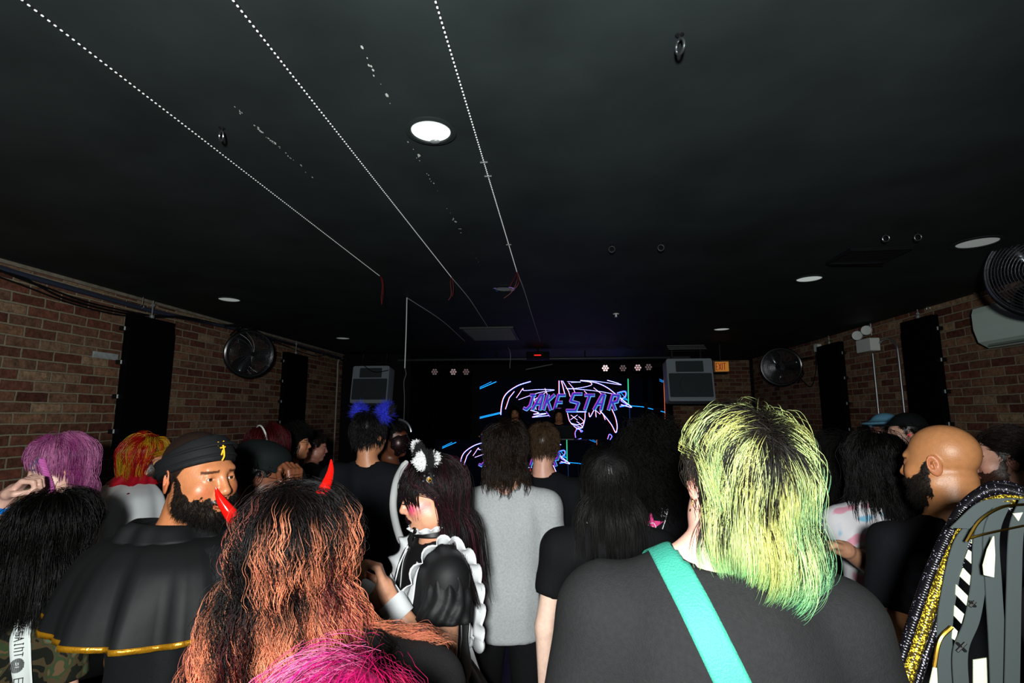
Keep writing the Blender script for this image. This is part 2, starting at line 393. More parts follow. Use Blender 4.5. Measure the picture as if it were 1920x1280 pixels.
    return tubes_mesh(name, Sw, Wd.reshape(-1, T), C.reshape(-1, T, 3), m or HAIR, parent)
def folds(seed, amp):
    r = np.random.default_rng(seed); K = r.normal(size=(7, 3))*np.array((16, 10, 8)); ph = r.uniform(0, 6, 7)
    def fn(X, Y, Z):
        o = 0
        for k, p in zip(K, ph): o = o+np.sin(k[0]*X+k[1]*Y+k[2]*Z+p+1.2*np.sin(5*X+7*Z+p))
        return 1.5*amp*(1-np.abs(o)/3.2)*-1
    return fn
def corr(q, r, f=5., n=None):
    """smooth random value per lock: neighbours around the crown share it (0..1, evenly spread)"""
    th = np.arctan2(q[:, 0], -(q[:, 1]+.03)); h = q[:, 2]; o = 0
    for k in range(4): a, b, c = r.uniform(.5, 1.5)*f, r.uniform(-1, 1)*20, r.uniform(0, 6.28); o = o+np.sin(a*th*(1+k*.6)+b*h+c)/(1+.4*k)
    o = o+r.normal(size=len(q))*.25; return np.argsort(np.argsort(o))/len(q)
class Person: pass
def person(label, px, py, Y, yaw=0, hd=(0, 0, 0), g=1., sh=.19, skin='fair', res=.004, cres=.016, base=0., eyes=True, fem=False, fat=0., lean=0.,
           arms=None, hands=None, aw=None, top='tee', topc='black', topcol=(22, 22, 24), topm=None, leg=(16, 16, 18), scalp=None, lipc=None, browc=(40, 28, 22), beard=None, blush=None,
           sleeve=.62, fold=.006, hem=.86, slope=.03, hz=0, hofs=0., nose=1., seed=3, closed=False, zoff=0., neckw=1., name='person', mouth=0):
    W = at(px, py, Y=Y); r = math.radians(yaw); s = (W[2]-base)/1.60
    ct, st = math.cos(r), math.sin(r)
    hl = np.array((hofs, lean+.01, W[2]-base))
    loc = (W[0]-(ct*hl[0]-st*hl[1]), W[1]-(st*hl[0]+ct*hl[1]), base)
    e = empty(name, loc, r, label=label, cat='person', group='crowd in the club')
    p = Person(); p.e = e; p.hc = hl; p.R = rot(*hd); p.s = s; p.yaw = yaw; p.loc = np.array(loc); p.inv = lambda w: np.array((ct*(w[0]-loc[0])+st*(w[1]-loc[1]), -st*(w[0]-loc[0])+ct*(w[1]-loc[1]), w[2]-base))
    zl = lambda z: z*s
    zs = hl[2]-.215*min(s, 1.05)-slope*0+zoff
    nb = np.array((0, lean*.75, zs+.02)); chest = np.array((0, lean*.5, zs-.13)); belly = np.array((0, lean*.2+.01, zl(1.06)*.5+(zs-.33)*.5)); pel = np.array((0, 0, zl(.93)))
    SH = {k: np.array((k*sh, lean*.7, zs-slope)) for k in (-1, 1)}
    EL = {k: SH[k]+np.array((k*.045*g, -.02, -.29*s)) for k in (-1, 1)}; WR = {k: EL[k]+np.array((k*.01, .05, -.25*s)) for k in (-1, 1)}
    hnd = {k: ((0, .15, -1), (-k, 0, 0), .45) for k in (-1, 1)}
    if arms:
        for k, (a, b) in arms.items(): EL[k] = np.array(a, float)+(SH[k] if True else 0); WR[k] = np.array(b, float)+EL[k]
    if aw:
        rv = lambda v: (ct*v[0]+st*v[1], -st*v[0]+ct*v[1], v[2])
        hands = hands or {}
        for k, (a, b, d_, n_, c_) in aw.items(): EL[k] = p.inv(a); WR[k] = p.inv(b); hands[k] = (rv(d_), rv(n_), c_)
    if hands: hnd.update(hands)
    p.SH, p.EL, p.WR, p.nb, p.chest, p.zs = SH, EL, WR, nb, chest, zs
    hb = (hl-np.array((.12, .13, .17)), hl+np.array((.12, .13, .15)))
    boxes = [hb]
    if hands:
        for k in hands: boxes.append((WR[k]-.11, WR[k]+.11))
    allp = np.array([hl+.16, hl-.16, *SH.values(), *EL.values(), *WR.values()]); mx = .2*g+.12
    lo = np.minimum(allp.min(0)-.17, (-mx, -mx, 0)); hi = np.maximum(allp.max(0)+.17, (mx, mx, 0)); lo[2] = -.02
    S = SDF(lo, hi, res, cres, boxes)
    S.ell(chest, (.148*g, .098*g, .17), .03); S.ell(belly, (.135*g, .10*g, .17), .05); S.ell(pel, (.150*g, .105*g, .12), .05)
    S.cone(SH[-1], SH[1], .048, .048, .05)
    for k in (-1, 1): S.cone(nb+(0, -.01, .03), SH[k]+(0, 0, -.0), .045, .045, .03)
    HP = {k: np.array((k*.085*g, 0, zl(.92))) for k in (-1, 1)}; KN = {k: np.array((k*.10, .015, zl(.49))) for k in (-1, 1)}; AN = {k: np.array((k*.11, -.02, .09)) for k in (-1, 1)}
    for k in (-1, 1):
        S.cone(HP[k], KN[k], .078*g, .05, .03); S.cone(KN[k], AN[k], .05, .036, .02); S.cone(AN[k]+(0, 0, -.03), AN[k]+(0, .12, -.05), .035, .03, .02)
        S.cone(SH[k], EL[k], .047*g, .038*(.5+.5*g), .03); S.cone(EL[k], WR[k], .038*(.5+.5*g), .026, .015)
        d, n, cu = hnd[k]
        for q in hand_pts(WR[k], d, n, cu, -k): S.cone(*q)
    S.cone(hl+p.R @ np.array((0, -.022, -.05)), nb+(0, -.01, -.01), .052*neckw, .060*neckw, .02)
    head_sdf(S, hl, p.R, fem, eyes and not closed, fat, nose, mouth)
    V, Q = S.net()
    q = (V-hl) @ p.R; C = np.ones((len(V), 3))*lin(SKINS[skin] if isinstance(skin, str) else skin)
    hd_ = (np.abs(q) < (.12, .14, .16)).all(1)
    x, y, z = q.T; ax = np.abs(x)
    def mixc(mask, col, a=1.):
        m_ = np.clip(mask, 0, 1)[:, None]*a*hd_[:, None]; C[:] = C*(1-m_)+np.ones(3)*lin(col)*m_
    red = np.array(SKINS[skin] if isinstance(skin, str) else skin)*np.array((1.0, .72, .68))
    mixc((np.exp(-((ax-.042)/.02)**2-((z+.03)/.018)**2))*(y > .04), red, .5); mixc((ax > .075)*(np.abs(y+.01) < .03)*(np.abs(z) < .04)*1., red, .4)
    if blush: mixc(np.exp(-((ax-.047)/.022)**2-((z+.022)/.02)**2)*(y > .02), blush, .95)
    if scalp is not None: mixc((hairline(q)*1.) * (np.linalg.norm((q-np.array((0, -.014, .034)))/np.array((.084, .104, .096)), axis=1) < 1.02), scalp)
    lc = lipc or tuple(np.array(SKINS[skin] if isinstance(skin, str) else skin)*np.array((.86, .56, .55)))
    mixc(((x/(.028 if lipc else .024))**2+((z+.063)/(.0145 if lipc else .0125))**2 < 1)*(y > .080)*1., lc, 1 if lipc else .8)
    if not lipc or True: mixc((np.abs(z+.0628) < .0018)*(ax < .021)*(y > .08)*1., tuple(np.array(lc)*.35), .7)
    bz = .0205-.12*(ax-.03)**2*20-.08*(ax-.03)
    mixc((np.abs(z-bz) < .0035)*(ax > .014)*(ax < .050)*(y > .05)*1., browc, .85)
    bm = None
    if beard is not None:
        nzz = .004*np.sin(x*310+z*190)+.003*np.sin(y*420+z*230+1)
        zb = np.interp(y, [0, .02, .035, .05, .065, .09], [.018, .006, -.022, -.040, -.047, -.047])+nzz
        bm = (z < zb) & (y > .008+nzz*.4) & (z > -.13) & ~(((ax/.023)**2+((z+.066)/.0115)**2) < 1) & ~((ax < .028) & (z > -.0465)) & ((ax < .0775+1.6*fat) | (z < -.04)) & ~((ax > .055) & (z > .0) & (y > .02)) & ~((ax < .012) & (z > -.083) & (z < -.07) & (y > .08))
        bm &= (z > -.098) | (y > .03)
        bm &= hd_ & ((np.sin(x*260)*np.sin(y*240+z*130)*.004+np.sin(z*410+x*90)*.002+.0) > -.01); mixc(bm*1., tuple(np.array(beard)*.8+np.array(SKINS[skin] if isinstance(skin, str) else skin)*.1))
    p.body = mesh_np('body', V, Q, SK, e, C)
    if beard is not None and beard is not False:
        me = p.body.data; idx = np.nonzero(bm)[0]; rr = np.random.default_rng(seed)
        N = 2600 if res < .0035 else 900; pick = rr.choice(idx, N); nr = np.zeros((len(V), 3), np.float32); me.vertices.foreach_get('normal', nr.ravel()); nr = np.array([tuple(me.vertices[i].normal) for i in pick])
        T = 5; U = np.linspace(0, 1, T); Lb = rr.uniform(.004, .012, N)[:, None]*(1+np.clip((-z[pick]-.075)*30, 0, 1.6))[:, None]
        dd = nr*.8+p.R @ np.array((0, .15, -.55)); dd /= np.linalg.norm(dd, axis=1, keepdims=True)
        cu = rr.normal(size=(N, 1, 3))*.35
        P = V[pick][:, None]+rr.normal(size=(N, 1, 3))*.002+dd[:, None]*(U[None]*Lb)[..., None]+cu*(U[None]**2*Lb)[..., None]
        tubes_mesh('beard', P, np.ones((N, T))*.0007*(1.1-U), np.ones((N, T, 3))*lin(beard)*rr.uniform(.5, 1.4, (N, 1, 1)), DULL, e)
    if eyes and not closed:
        for k in (-1, 1):
            c = hl+p.R @ np.array((k*.031, .0745, .002)); n_ = 16; gg = G(); gg.ball((0, 0, 0), .0122, n_)
            v = np.concatenate(gg.v); look = p.R @ (np.array(getattr(p, 'look', (0, 1, 0)), float)); look /= np.linalg.norm(look)
            ca = (v @ look)/.0122; cc = np.where((ca > .975)[:, None], (.005, .004, .004), np.where((ca > .87)[:, None], lin((62, 38, 24)), lin((215, 205, 200))))
            mesh_np('eye', v+c, [list(f) for f in gg.f], EYE, e, cc)
    # clothing
    topm = topm or CL(topc, topcol); p.topm = topm
    if top:
        lo2 = lo.copy(); hi2 = hi.copy(); lo2[2] = zl(hem)-.1; hi2[2] = max(zs+.14, hi[2] if arms else 0)
        hi2[2] = max(hi2[2], max(EL[-1][2], EL[1][2])+.12)
        cr = .009 if Y < 2 else .014; S = SDF(lo2, hi2, cr, cr)
        S.ell(chest+(0, -.005, 0), (.165*g, .118*g, .19), .03); S.ell(belly, (.158*g, .122*g, .20), .06); S.ell(pel+(0, 0, .02), (.172*g, .125*g, .15), .06); S.ell(pel-(0, 0, .08), (.174*g, .128*g, .24), .05)
        S.cone(SH[-1], SH[1], .056, .056, .06)
        for k in (-1, 1):
            S.cone(nb+(0, -.012, .012), SH[k]+(0, 0, .003), .05, .054, .03)
            full = sleeve > 1.01; en = SH[k]+(EL[k]-SH[k])*min(sleeve, 1)
            S.cone(SH[k], en, .062*g, .060*(.4+.6*g), .035)
            if full: S.cone(EL[k], EL[k]+(WR[k]-EL[k])*(sleeve-1), .056*(.5+.5*g), .036, .02)
        if fold: S.fold(folds(seed, fold))
        for k in (-1, 1):
            a, b = (SH[k], EL[k]) if sleeve <= 1.01 else (EL[k], WR[k]); t = sleeve if sleeve <= 1.01 else sleeve-1
            en = a+(b-a)*t; dv = (b-a)/np.linalg.norm(b-a); w_ = .085*g
            bx = (en-w_+np.minimum(dv*.12, 0), en+w_+np.maximum(dv*.12, 0))
            # limited cut: only where the sleeve is nearest
            sl, (X, Yy, Z) = S._sl(bx[0], bx[1], 0); D = (X-en[0])*dv[0]+(Yy-en[1])*dv[1]+(Z-en[2])*dv[2]
            side = (X*k > sh*.86) | (D > 0) & (X*k > sh*.9) if sleeve <= 1.01 and abs(dv[0]) < .8 else np.ones_like(X, bool)
            S.F[sl] = np.where(side, np.maximum(S.F[sl], D), S.F[sl])
        S.plane((0, 0, zl(hem)), (0, 0, -1))
        S.cone(nb+(0, -.012, .03), hl+(0, .01, 0), .063*neckw, .07*neckw, .01, 's')
        S.plane(nb+(0, -.02, .055), (0, .45, 1), ((-.14, -.2, nb[2]-.05), (.14, .2, nb[2]+.3)))
        V, Q = S.net(); p.top = mesh_np(top if isinstance(top, str) else 'shirt', V, Q, topm, e)
    if leg is not None:
        cr = .02; S = SDF(np.array((-.3*g, -.22*g, 0)), np.array((.3*g, .22*g, zl(1.05))), cr, cr)
        S.ell(pel, (.160*g, .115*g, .13), .04)
        for k in (-1, 1): S.cone(HP[k], KN[k], .092*g, .072, .03); S.cone(KN[k], AN[k], .072, .06, .03)
        S.plane((0, 0, zl(1.0)), (0, 0, 1)); S.plane((0, 0, .07), (0, 0, -1)); V, Q = S.net(); mesh_np('trousers', V, Q, CL('leg%d_%d_%d' % leg, leg), e)
        for k in (-1, 1):
            gg = G(); a = AN[k]; gg.rbox((a[0], a[1]+.05, .012), (.095, .27, .024), .045, 2); gg.ball((a[0], a[1]+.09, .045), (.045, .09, .04), 8); gg.ball((a[0], a[1]-.01, .06), (.043, .06, .06), 8); gg.build('shoe', CL('shoe', (20, 20, 20)), e)
    # colliders for hair
    p.coll = [((-sh, lean*.7-.0, zs-slope), (sh, lean*.7, zs-slope), .066*g**.5), (tuple(nb+(0, -.01, .02)), tuple(hl+(0, -.02, -.06)), .062), (tuple(chest), tuple(belly), .132*g)]
    return p
def drape(p, target, pts, m, name, width=None, inward=(0, 1, 0), off=.004, cols=7, thick=.002, sub=24, parent=None, dist=.8):
    """lay a ribbon over a garment. pts: local (x,z) or 3d polyline; rays travel along `inward`"""
    bt = BVHTree.FromObject(target, bpy.context.evaluated_depsgraph_get()) if not isinstance(target, BVHTree) else target
    inw = np.array(inward, float); P = [np.array(q, float) for q in pts]; L = []
    for a, b in zip(P[:-1], P[1:]):
        for i in range(sub): L.append(a+(b-a)*i/sub)
    L.append(P[-1]); L = np.array(L); V = []; F = []
    T = np.gradient(L, axis=0); side = np.cross(T, inw); side /= np.linalg.norm(side, axis=1, keepdims=True)+1e-9
    last = [None]*cols; grid = []
    for i, q in list(enumerate(L))[::-1]:
        row = []
        for j in range(cols):
            w = (j/(cols-1)-.5)*width if cols > 1 else 0
            o = q+side[i]*w-inw*dist; h = bt.ray_cast(Vector(tuple(o)), Vector(tuple(inw)), dist*2)
            if h[0] is None and last[j] is not None:
                y_ = last[j]+inw*.014; h = bt.ray_cast(Vector((o[0], y_[1], y_[2]+.3)), Vector((0, 0, -1)), .45)
                if h[0] is not None: last[j] = np.array(h[0]); row.append(last[j]+np.array((0, 0, off))); continue
            if h[0] is not None: last[j] = np.array(h[0])
            row.append(np.array(h[0])-inw*off if h[0] is not None else None)
        grid.append(row)
    grid = grid[::-1]
    for row in grid:
        g0 = [r for r in row if r is not None]
        for j in range(len(row)):
            if row[j] is None: row[j] = None
    idx = {}
    for i, row in enumerate(grid):
        for j, q in enumerate(row):
            if q is not None: idx[i, j] = len(V); V.append(q)
    for i in range(len(grid)-1):
        for j in range(cols-1):
            k = [(i, j), (i+1, j), (i+1, j+1), (i, j+1)]
            if all(a in idx for a in k):
                qs = [V[idx[a]] for a in k]
                if max(np.linalg.norm(qs[a]-qs[a-1]) for a in range(4)) < .08: F.append([idx[a] for a in k])
    if not F: return None
    o = mesh_np(name, V, F, m, parent or p.e)
    md = o.modifiers.new('thickness', 'SOLIDIFY'); md.thickness = thick; md.offset = 0
    return o
def hitpx(p, bt, x, y):
    o = p.inv(Cv); d = p.inv(at(x, y, Y=1.))-o; d /= np.linalg.norm(d); h = bt.ray_cast(Vector(tuple(o)), Vector(tuple(d)), 12)
    return None if h[0] is None else np.array(h[0])
def loft(parent, name, rings, m, n=96, nf=11, amp=0, seed=0, thick=.004, band=None, span=(0, 2*math.pi)):
    """cloth lofted through rings (z, rx, ry, cx, cy, foldamp); angle 0 = +x"""
    r = np.random.default_rng(seed); ph = r.uniform(0, 6, 4); closed = span[1]-span[0] > 6.28; V = []; K = len(rings)
    RR = np.array([list(q)+[0]*(7-len(q)) for q in rings], float); sub = 5; X = np.linspace(0, K-1, (K-1)*sub+1)
    cols_ = [np.interp(X, np.arange(K), RR[:, j]) for j in range(7)]
    # smooth profile
    for j in range(7):
        c = cols_[j].copy()
        for _ in range(3): c[1:-1] = (c[:-2]+2*c[1:-1]+c[2:])/4
        cols_[j] = c
    nn = n if closed else n+1
    for z, rx, ry, cx, cy, fa, tilt in zip(*cols_):
        for i in range(nn):
            t = span[0]+(span[1]-span[0])*i/n
            w = fa*(math.sin(nf*t+ph[0]+.6*math.sin(3*t))+.5*math.sin((nf+4)*t+ph[1])+.4*math.sin((nf*2+1)*t+ph[2]))
            V.append((cx+(rx+w)*math.cos(t), cy+(ry+w)*math.sin(t), z+tilt*math.sin(t)+w*.3))
    rows = len(X); F = [(a*nn+i, a*nn+(i+1) % nn, (a+1)*nn+(i+1) % nn, (a+1)*nn+i) for a in range(rows-1) for i in range(n)]
    o = mesh_np(name, V, F, m, parent); md = o.modifiers.new('thickness', 'SOLIDIFY'); md.thickness = thick; md.offset = 0
    tr = None
    if band:
        b = np.array(V[-nn:]); c = b.mean(0); gg = []
        for hh in (-band[0]*.5, band[0]*.5):
            for q in b: gg.append(q+np.array((0, 0, hh))+(q-c)*np.array((1, 1, 0))*.006)
        Fb = [(i, (i+1) % nn, nn+(i+1) % nn, nn+i) for i in range(n)]
        tr = mesh_np(band[2], gg, Fb, band[1], o); md = tr.modifiers.new('thickness', 'SOLIDIFY'); md.thickness = .004; md.offset = 0
    return o, tr
def cap_mesh(p, name, m, zc=.045, grow_=.012, cut=None, brim=None, k=.01, low=-.0):
    """hat or band: shell around the skull in head coordinates; cut = list of (point, normal) planes that keep the negative side"""
    S = SDF(np.array((-.14, -.16, -.1)), np.array((.14, .22, .18)), .005, .005)
    S.ell((0, -.014, .036), (.074+grow_, .094+grow_, .086+grow_), 0)
    if cut:
        for a, b in cut: S.plane(a, b)
    if brim: brim(S)
    V, Q = S.net(); V = V @ p.R.T + p.hc
    return mesh_np(name, V, Q, m, p.e)
def glasses(p, col=(20, 20, 20), shade=False):
    f = lambda q: tuple(p.hc+p.R @ np.array(q, float)); ax = tuple(p.R @ np.array((0, 1., 0)))
    g = G()
    for k in (-1, 1):
        g.tube([f((k*.032+.023*math.cos(t), .098-.004*abs(math.cos(t)), .001+.018*math.sin(t))) for t in np.linspace(0, 6.28, 25)[:-1]], .0014, 6, True)
        g.tube([f((k*.055, .093, .005)), f((k*.07, .07, .007)), f((k*.08, .0, .008)), f((k*.079, -.02, .0))], .0014, 6)
    g.tube([f((-.01, .099, .004)), f((0, .101, .007)), f((.01, .099, .004))], .0014, 6)
    o = g.build('glasses', mc('frame%s' % (col,), col, rough=.3), p.e)
    if shade:
        g = G()
        for k in (-1, 1): g.ball((0, 0, 0), (.022, .003, .017), 8); g.v[-1] = (g.v[-1]+np.array((k*.032, .098, .001))) @ p.R.T + p.hc
        g.build('lens', mc('dark_lens', (8, 8, 10), rough=.1), o)
    return o
# ---------------------------------------------------------------- the room
H = 2.72; XL = -3.6; XR = 3.45
def brick_mat(name, sx, tint=1.):
    m = bpy.data.materials.new(name); m.use_nodes = True; nt = m.node_tree; b = nt.nodes['Principled BSDF']; L = nt.links
    tc = nt.nodes.new('ShaderNodeTexCoord'); mp = nt.nodes.new('ShaderNodeMapping'); L.new(tc.outputs['Object'], mp.inputs['Vector'])
    sp = nt.nodes.new('ShaderNodeSeparateXYZ'); cb = nt.nodes.new('ShaderNodeCombineXYZ'); L.new(mp.outputs[0], sp.inputs[0])
    L.new(sp.outputs[sx], cb.inputs[0]); L.new(sp.outputs[2], cb.inputs[1])
    nz = nt.nodes.new('ShaderNodeTexNoise'); nz.inputs['Scale'].default_value = 9; nz.inputs['Detail'].default_value = 4; L.new(tc.outputs['Object'], nz.inputs['Vector'])
    dm = nt.nodes.new('ShaderNodeVectorMath'); dm.operation = 'MULTIPLY_ADD'; dm.inputs[1].default_value = (.022, .012, 0); L.new(nz.outputs['Color'], dm.inputs[0]); L.new(cb.outputs[0], dm.inputs[2])
    br = nt.nodes.new('ShaderNodeTexBrick'); br.offset = .5; L.new(dm.outputs[0], br.inputs['Vector'])
    br.inputs['Scale'].default_value = 1; br.inputs['Mortar Size'].default_value = .0075; br.inputs['Mortar Smooth'].default_value = .35; br.inputs['Brick Width'].default_value = .222; br.inputs['Row Height'].default_value = .0725; br.inputs['Bias'].default_value = 0
    br.inputs['Color1'].default_value = (0, 0, 0, 1); br.inputs['Color2'].default_value = (1, 1, 1, 1); br.inputs['Mortar'].default_value = (.5, .5, .5, 1)
    cr = nt.nodes.new('ShaderNodeValToRGB'); E = cr.color_ramp.elements
    cs = [(0, (76, 42, 34)), (.25, (112, 66, 50)), (.45, (108, 78, 60)), (.6, (134, 98, 74)), (.8, (88, 50, 40)), (1, (150, 124, 96))]
    E[0].position = 0; E[0].color = tuple(lin(cs[0][1]))+(1,); E[1].position = 1; E[1].color = tuple(lin(cs[-1][1]))+(1,)
    for q, c in cs[1:-1]: e = E.new(q); e.color = tuple(lin(c))+(1,)
    L.new(br.outputs['Color'], cr.inputs[0])
    n2 = nt.nodes.new('ShaderNodeTexNoise'); n2.inputs['Scale'].default_value = 26; n2.inputs['Detail'].default_value = 8; n2.inputs['Roughness'].default_value = .7; L.new(tc.outputs['Object'], n2.inputs['Vector'])
    mr = nt.nodes.new('ShaderNodeMapRange'); mr.inputs[1].default_value = .32; mr.inputs[2].default_value = .68; mr.inputs[3].default_value = .45; mr.inputs[4].default_value = 1.5; L.new(n2.outputs[0], mr.inputs[0])
    sc = nt.nodes.new('ShaderNodeVectorMath'); sc.operation = 'SCALE'; L.new(cr.outputs[0], sc.inputs[0]); L.new(mr.outputs[0], sc.inputs['Scale'])
    mx = nt.nodes.new('ShaderNodeMix'); mx.data_type = 'RGBA'; L.new(br.outputs['Fac'], mx.inputs[0]); L.new(sc.outputs[0], mx.inputs[6]); mx.inputs[7].default_value = tuple(lin((140, 130, 108)))+(1,)
    s2 = nt.nodes.new('ShaderNodeVectorMath'); s2.operation = 'SCALE'; s2.inputs['Scale'].default_value = tint; L.new(mx.outputs[2], s2.inputs[0])
    L.new(s2.outputs[0], b.inputs['Base Color']); b.inputs['Roughness'].default_value = .85; b.inputs['Specular IOR Level'].default_value = .25
    mt = nt.nodes.new('ShaderNodeMath'); mt.operation = 'MULTIPLY_ADD'; mt.inputs[1].default_value = -1.0; L.new(br.outputs['Fac'], mt.inputs[0]); L.new(n2.outputs[0], mt.inputs[2])
    bp = nt.nodes.new('ShaderNodeBump'); bp.inputs['Strength'].default_value = 1; bp.inputs['Distance'].default_value = .009; L.new(mt.outputs[0], bp.inputs['Height']); L.new(bp.outputs[0], b.inputs['Normal'])
    return m
BR = brick_mat('old_red_brick', 1); BRX = brick_mat('old_red_brick_end', 0)
BK = mat('black_paint', (37, 43, 43), rough=.65, spec=.15, noise=.25, nscale=2.5, bump=.12, bscale=14)
MB = mat('matte_black', (9, 10, 10), rough=.8, spec=.15); MET = mat('galvanised', (150, 152, 152), rough=.35, metal=.8)
GLK = mat('gloss_black', (14, 15, 17), rough=.25, spec=.5); WHT = mat('white_plastic', (214, 222, 216), rough=.4)
GRY = mat('grey_metal', (120, 124, 124), rough=.4, metal=.3); DRK = mat('dark_metal', (40, 42, 44), rough=.35, metal=.7)
CHR = mat('chrome', (210, 210, 215), rough=.12, metal=1)
S_ = dict(kind='structure')
G().box((-.07, 4.2, -.05), (7.3, 13, .1)).build('floor', mat('dark_floor', (34, 32, 32), rough=.4, noise=.2, nscale=3), smooth=False, **S_)
G().box((-.07, 4.2, H+.05), (7.3, 13, .1)).build('ceiling', BK, smooth=False, **S_)
G().box((XL-.1, 3.05, H/2), (.2, 10.3, H)).build('wall_left', BR, smooth=False, **S_)
G().box((XR+.1, 3.7, H/2), (.2, 11.6, H)).build('wall_right', BR, smooth=False, **S_)
G().box((-.07, -2.2, H/2), (7.3, .2, H)).build('wall_front', BRX, smooth=False, **S_)
G().box((2.77, 9.8, H/2), (1.4, .15, H)).build('wall_back_right', BRX, smooth=False, **S_)
G().box((-3.02, 8.3, H/2), (1.16, .15, H)).build('wall_back_left', MB, smooth=False, **S_)
G().box((-.3, 10.2, H/2), (5.0, .15, H)).build('wall_back', MB, smooth=False, **S_)
G().box((-2.5, 9.25, H/2), (.12, 1.75, H)).build('wall_stage_left', MB, smooth=False, **S_)
# painted plaster line along the wall tops
G().box((XL+.012, 3.05, H-.012), (.024, 10.3, .024)).build('trim_1', mat('trim_paint', (120, 112, 98), rough=.8, noise=.3, nscale=20), smooth=False, **S_)
# paint chips in the ceiling (bare spots in the black paint)
def chip_line(name, p0, p1, n, seed, lab):
    r = np.random.default_rng(seed); g = G(); a, b = at(*p0, Z=H), at(*p1, Z=H)
    for i in range(n):
        t = r.random(); c = a+(b-a)*t+np.array((r.normal()*.004, 0, 0)); k = r.integers(5, 8); rad = r.uniform(.0012, .0042)*(2 if r.random() > .9 else 1)
        v = [(c[0]+rad*r.uniform(.6, 1.3)*math.cos(6.283*j/k)*.7, c[1]+rad*1.4*math.sin(6.283*j/k), H-.0004) for j in range(k)]; v += [(x, y, H+.001) for x, y, z in v]
        g.add(v, [tuple(range(k))[::-1]]+[(j, (j+1) % k, k+(j+1) % k, k+j) for j in range(k)])
    g.build(name, mat('bare_plaster', (190, 195, 190), rough=.8), smooth=False, label=lab, category='paint chips', kind='stuff')
chip_line('paint_chips', (664, 68), (735, 200), 9, 4, 'white bare plaster chips in the black ceiling before the lit downlight')
chip_line('paint_chips', (440, 200), (600, 345), 34, 5, 'fine line of plaster flecks in the black ceiling between two pixel strips')
chip_line('paint_chips', (765, 262), (905, 505), 26, 6, 'faint row of plaster flecks in the ceiling behind the lit downlight')
# recessed downlights
def downlight(px, py, lit, lab, trim=BK, r=.078):
    c = at(px, py, Z=H); e = empty('recessed_downlight', (c[0], c[1], H), label=lab, cat='ceiling light', group='recessed ceiling downlights')
    G().lathe([(r*1.0, -.0002), (r*1.22, -.003), (r*1.26, -.009), (r*1.02, -.011), (r*.97, -.004)], n=40).build('trim_ring', trim, e)
    G().lathe([(r*.97, -.006), (r*.9, -.0045), (r*.45, -.0025), (.0001, -.0015)], n=40).build('diffuser', mc('diffuser%s' % lit, (225, 232, 230) if lit else (170, 178, 176), rough=.6, emit=(235, 245, 240), es=lit), e)
    return e
E0 = downlight(808, 243, .75, 'large lit white recessed downlight in the black ceiling between two pixel strips', r=.071)
g = G(); g.ball((0, .06, -.012), (.02, .012, .006), 8); g.build('spring_clip', GRY, E0)
downlight(430, 560, .22, 'dim downlight above the brick wall left of the first wall fan', r=.085)
downlight(643, 633, .12, 'small far downlight above the left speaker cabinet', r=.085)
downlight(1517, 521, .35, 'white downlight in the right part of the ceiling before the square vent', r=.085)
downlight(1832, 453, .12, 'large pale downlight nearest the right hand wall fan', r=.10)
downlight(1353, 616, .3, 'small far downlight above the EXIT sign', r=.085)
downlight(945, 540, .0, 'unlit silver rimmed downlight beside the red wires of the middle strip', CHR, r=.07)
# LED pixel strips stuck to the ceiling
LEDM = mat('led_chip', (235, 240, 238), rough=.4, emit=(230, 240, 235), es=.25); STR = mat('strip_tape', (26, 26, 28), rough=.5); WIRE = mat('white_wire', (190, 195, 195), rough=.5)  # led chips are unlit; their glow stands in for reflected flash light
REDW = mat('red_wire', (110, 18, 16), rough=.5)
def strip(x, y0, y1, n, lab):
    e = empty('led_strip', (x, y0, H), label=lab, cat='led strip', group='led pixel strips on the ceiling')
    G().box((0, (y1-y0)/2, -.001), (.007, y1-y0, .002)).build('tape', STR, e, smooth=False)
    me = None; ys = np.linspace(.01, y1-y0-.01, n)
    for i, y in enumerate(ys[:100]):
        if me is None:
            o = G().rbox((0, 0, -.0028), (.0048, .0060, .0018), .0012, 2).build('led_chip', LEDM, e); me = o.data
        else: o = bpy.data.objects.new('led_chip', me); COL.objects.link(o); o.parent = e
        o.location = (0, y, 0)
    g = G()
    for y in ys[100:]: g.rbox((0, y, -.0028), (.0048, .0060, .0018), .0012, 2, n=2)
    g.build('led_chips', LEDM, e, kind='stuff'); return e
n_ = lambda a, b: int((b-a)/.0167)
s1 = strip(-1.288, .82, 3.50, n_(.82, 3.5), 'leftmost dotted white led strip running along the black ceiling')
s2 = strip(-.778, .82, 3.58, n_(.82, 3.58), 'middle dotted white led strip running along the black ceiling')
s3 = strip(-.289, .82, 3.48, n_(.82, 3.48), 'rightmost dotted white led strip passing the lit downlight')
def wires(par, pts_list, name, m, r=.0018):
    g = G(); iv = np.array(par.location)
    for p in pts_list: g.tube([q-iv for q in spl(p, 5)], r, 6)
    return g.build(name, m, par)
P_ = at
e1 = np.array((-1.288, 3.5, H-.003))
wires(s1, [[e1, e1+(.0, .03, -.01), e1+(.004, .05, -.06), e1+(-.004, .06, -.14), e1+(.0, .06, -.19)], [e1, e1+(.012, .03, -.02), e1+(.012, .05, -.10), e1+(.004, .05, -.2)]], 'red_wire', REDW)
e2 = np.array((-.778, 3.58, H-.003))
wires(s2, [[e2, e2+(.0, .03, -.01), e2+(.006, .05, -.06), e2+(-.002, .06, -.13)], [e2, e2+(-.012, .03, -.03), e2+(-.01, .05, -.12), e2+(-.03, .05, -.16)]], 'red_wire', REDW)
wires(s2, [[e2, P_(880, 560, Z=H-.01), P_(905, 598, Z=H-.01), P_(922, 622, Z=H-.01), P_(955, 655, Z=H-.01), P_(956, 690, Y=7.75)]], 'white_wire', WIRE, .003)
e3 = np.array((-.289, 3.48, H-.003))
